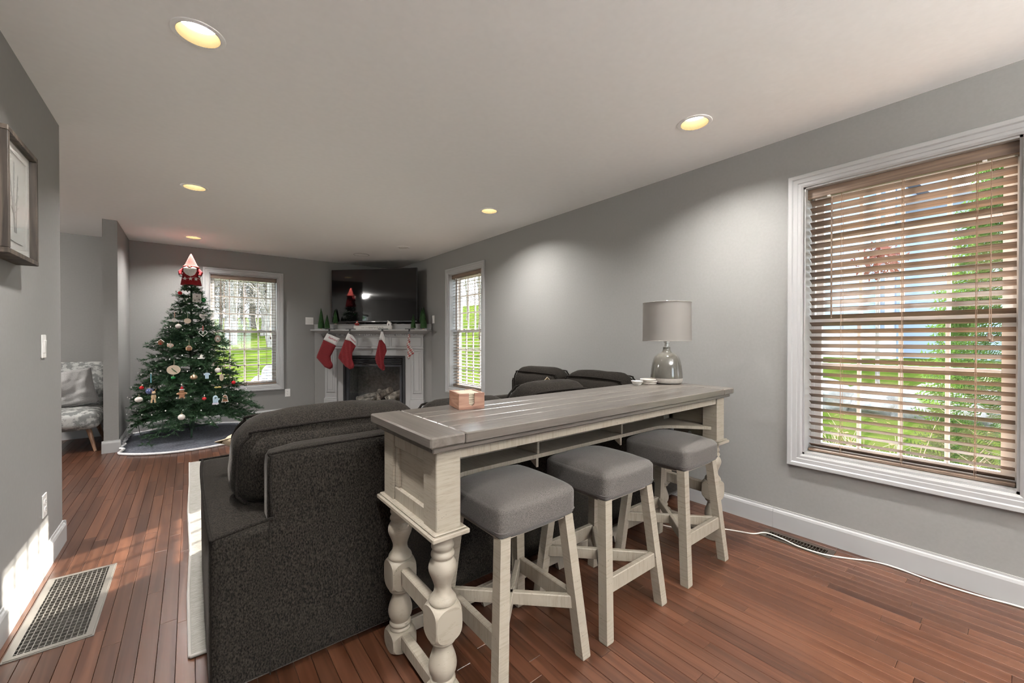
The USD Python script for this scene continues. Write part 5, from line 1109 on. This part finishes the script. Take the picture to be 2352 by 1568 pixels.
UG = leafmat('undergrowth_leaf', (.10, .095, .085), (.24, .22, .19)); EV = leafmat('arborvitae_leaf', (.05, .10, .015), (.20, .30, .05)); RD = leafmat('maple_leaf', (.20, .06, .04), (.36, .17, .08)); HG = leafmat('hedge_leaf', (.06, .16, .04), (.22, .38, .12)); DRY = plain('dry_twig', (.34, .27, .21), .9)
rg = np.random.default_rng(9); first = None
for i, az in enumerate(np.linspace(-14, 17, 20)):
    a = math.radians(az); d = 31 + 9 * rg.random(); x, y = d * math.sin(a), d * math.cos(a); loc = (x, y, float(ground_z(x, y)) - .2)
    if first is None: first = bush('woodland_bush', 'grey brown leafless undergrowth at the edge of the wood', 'bush', loc, (2.8, 1.6, 4.4), 4200, .50, UG, 4, 'undergrowth at the wood edge', lw=.012)
    else: dup(first, loc, float(rg.uniform(0, 360)), scale=float(rg.uniform(.85, 1.35)))
# neighbour house, seen through the big window
SID = MAT('house_siding', {'g': ('geometry', {}), 'sx': ('separate_xyz', {}), 'k': ('math', {'math_type': 'multiply', 'value2': 6.6}), 'f': ('math', {'math_type': 'fraction'}), 'b': ('bump', {'strength': .6, 'distance': .012}), 'p': ('principled_bsdf', {'base_color': (.25, .31, .41), 'roughness': .7})},
          [('g.position', 'sx.vector'), ('sx.z', 'k.value1'), ('k.value', 'f.value1'), ('f.value', 'b.height'), ('b.normal', 'p.normal')])
hs = thing('neighbour_house', 'pale blue grey house across the lawn seen through the big window', 'house', (17.5, 6.1, .0), -4)
part(hs, 'front_wall', bx(0, -3.4, 1.4, .3, 3.8, 6.2), SID); part(hs, 'wing_wall', bx(1.2, -9.5, .2, 1.5, -3.4, 5.4), SID); part(hs, 'side_wall', bx(.3, -3.5, .2, 9, -3.3, 6.2), SID)
for y in (-3.4, 3.8): part(hs, 'corner_board', bx(-.05, y - .10, 1.4, .1, y + .10, 6.2), TRIM)
part(hs, 'downpipe', tube([(-.12, -3.15, .7), (-.12, -3.15, 6.0)], .06, 8), TRIM); part(hs, 'foundation', bx(-.08, -3.5, -.2, .35, 3.9, 1.4), plain('foundation_white', (.50, .50, .47), .8))
part(hs, 'roof', hull([(-.5, -3.8, 6.2), (-.5, 4.2, 6.2), (9.5, -3.8, 6.2), (9.5, 4.2, 6.2), (4.5, -3.8, 9), (4.5, 4.2, 9)]), plain('roof_shingle', (.14, .14, .15), .9)); part(hs, 'wing_roof', bx(.9, -9.8, 5.4, 8, -3.3, 5.7), plain('wing_roof_shingle', (.14, .14, .15), .9))
wn = part(hs, 'wall_vent', bx(-.04, -2.7, 2.78, .02, -2.4, 2.95), TRIM)
rmz = float(ground_z(14.2, 2.45)); t = bush('red_maple', 'small reddish leaved tree in front of the pale blue house', 'tree', (14.2, 2.45, rmz), (.62, .6, .5), 420, .17, RD, 12, stem=False, lw=.09)
_f = stage.GetPrimAtPath(str(t.GetPath()) + '/foliage'); UsdGeom.Xformable(_f).AddTranslateOp().Set(Gf.Vec3d(0, 0, 2.75 - rmz))
part(t, 'trunk', tube([(0, 0, 0), (.03, .02, 1.6), (0, 0, 3.3 - rmz)], [.05, .035, .015], 8), BARK)
# evergreen close to the big window
t = thing('evergreen_shrub', 'bright green feathery evergreen right outside the big window', 'shrub', (4.95, .06, -.45))
rg = np.random.default_rng(21); sp = []
for i in range(2300):
    z = rg.uniform(.15, 3.0); R = .50 * (1 - (z / 3.3) ** 1.6) * (.55 + .5 * rg.random()); a = rg.random() * 6.28; c0 = np.array([R * math.cos(a), R * math.sin(a), z]); d = np.array([math.cos(a), math.sin(a), rg.uniform(.2, 1.2)]); d /= np.linalg.norm(d); s = np.cross(d, rg.normal(0, 1, 3)); s /= np.linalg.norm(s)
    for k in range(7):
        f = k / 6; q = c0 + d * .16 * f; l = .07 * (1 - .55 * f)
        for sg in (-1, 1): e = q + (d * .8 + s * sg) * l * .75; sp.append((q - d * .006, q + d * .010, e))
V = np.array(sp).reshape(-1, 3); part(t, 'foliage', trimesh.Trimesh(V, np.arange(len(V)).reshape(-1, 3), process=False), EV, smooth=False)
part(t, 'trunk', tube([(0, 0, 0), (0, 0, 2.9)], [.06, .01], 8), BARK)
# dry shrub below the window, boulders, leaves
t = thing('dry_shrub', 'leafless brown shrub low outside the big window', 'shrub', (4.3, .62, -.45)); rg = np.random.default_rng(6); br = []
for i in range(46):
    a = rg.random() * 6.28; l = rg.uniform(.5, .95); e = np.array([math.cos(a) * l * .55, math.sin(a) * l * .6, l]); br.append(tube([(0, 0, 0), e * .5 + rg.normal(0, .03, 3), e], [.007, .005, .002], 4, False))
    for k in range(6): f = rg.uniform(.4, 1); q = e * f; br.append(tube([q, q + rg.normal(0, .12, 3) + [0, 0, .06]], [.003, .0015], 3, False))
part(t, 'twigs', cat_(br), DRY, smooth=False); part(t, 'root_crown', ball(.05, (0, 0, .01), (1, 1, .5)), BARK)
ROCK = noisy('boulder_stone', (.13, .13, .13), (.28, .275, .265), 5, rough=.9, bump=.6, detail=8); rg = np.random.default_rng(31)
BL = ['leftmost grey boulder in the row on the lawn', 'second boulder from the left on the lawn', 'third boulder from the left, widest on the lawn', 'fourth boulder from the left on the lawn', 'fifth boulder from the left on the lawn', 'rightmost pale boulder on the lawn beside the evergreen']
for i, (x, y, sx, sz) in enumerate(((12.0, 3.75, .62, .42), (11.7, 3.0, .70, .50), (12.0, 2.0, .95, .46), (11.6, 1.15, .80, .52), (12.0, .35, .8, .46), (11.7, -.6, .9, .50))):
    m = trimesh.creation.icosphere(3, 1.0); v = m.vertices; m.vertices = v * (1 + (meshkit.fbm(v * 1.6 + i * 9, 4, i) - .5)[:, None] * .7) * np.array([sx * .8, sx, sz]); m.apply_translation((x, y, float(ground_z(x, y)) + sz * .35)); solo('boulder', m, ROCK, BL[i], 'boulder', smooth=40)
lf = []
for i in range(500):
    x, y = rg.uniform(3.6, 13), rg.uniform(-3, 4.5); z = float(ground_z(x, y)) + .02; a = rg.random() * 6.28; s = rg.uniform(.03, .06); u = np.array([math.cos(a), math.sin(a), rg.uniform(-.2, .4)]) * s; w_ = np.array([-math.sin(a), math.cos(a), .1]) * s * .7; q = np.array([x, y, z]); lf.append((q - u, q + w_, q + u)); lf.append((q - u, q + u, q - w_))
V = np.array(lf).reshape(-1, 3); solo('fallen_leaves', trimesh.Trimesh(V, np.arange(len(V)).reshape(-1, 3), process=False), leafmat('dry_leaf', (.30, .16, .07), (.50, .34, .18)), 'dry brown leaves scattered on the lawn', 'leaves', kind='stuff', smooth=False)
t = thing('covered_grill', 'pale blue grey covered grill just outside the far window', 'grill', (1.35, 8.55, -.45), 12); CV = plain('grill_cover', (.42, .48, .56), .35)
part(t, 'cover', T(rbox(1.0, .6, .95, .16, 12, (.02, .02, .05), nz=.02, seed=5), (0, 0, .48)), CV, smooth=True); part(t, 'hood', T(rbox(.62, .45, .3, .12, 10, (0, 0, .04)), (0, 0, 1.0)), CV, smooth=True)
bush('garden_hedge', 'leafy green hedge outside the window of the next room', 'hedge', (-8.3, 3.2, -.5), (1.2, 4.5, 1.6), 2600, .26, HG, 51, lw=.08)
bush('bare_thicket', 'tangle of pale bare twigs on the lawn outside the narrow window', 'bush', (9.6, 12.6, float(ground_z(9.6, 12.6)) - .1), (1.3, 1.3, 1.5), 900, .5, UG, 52, lw=.008)
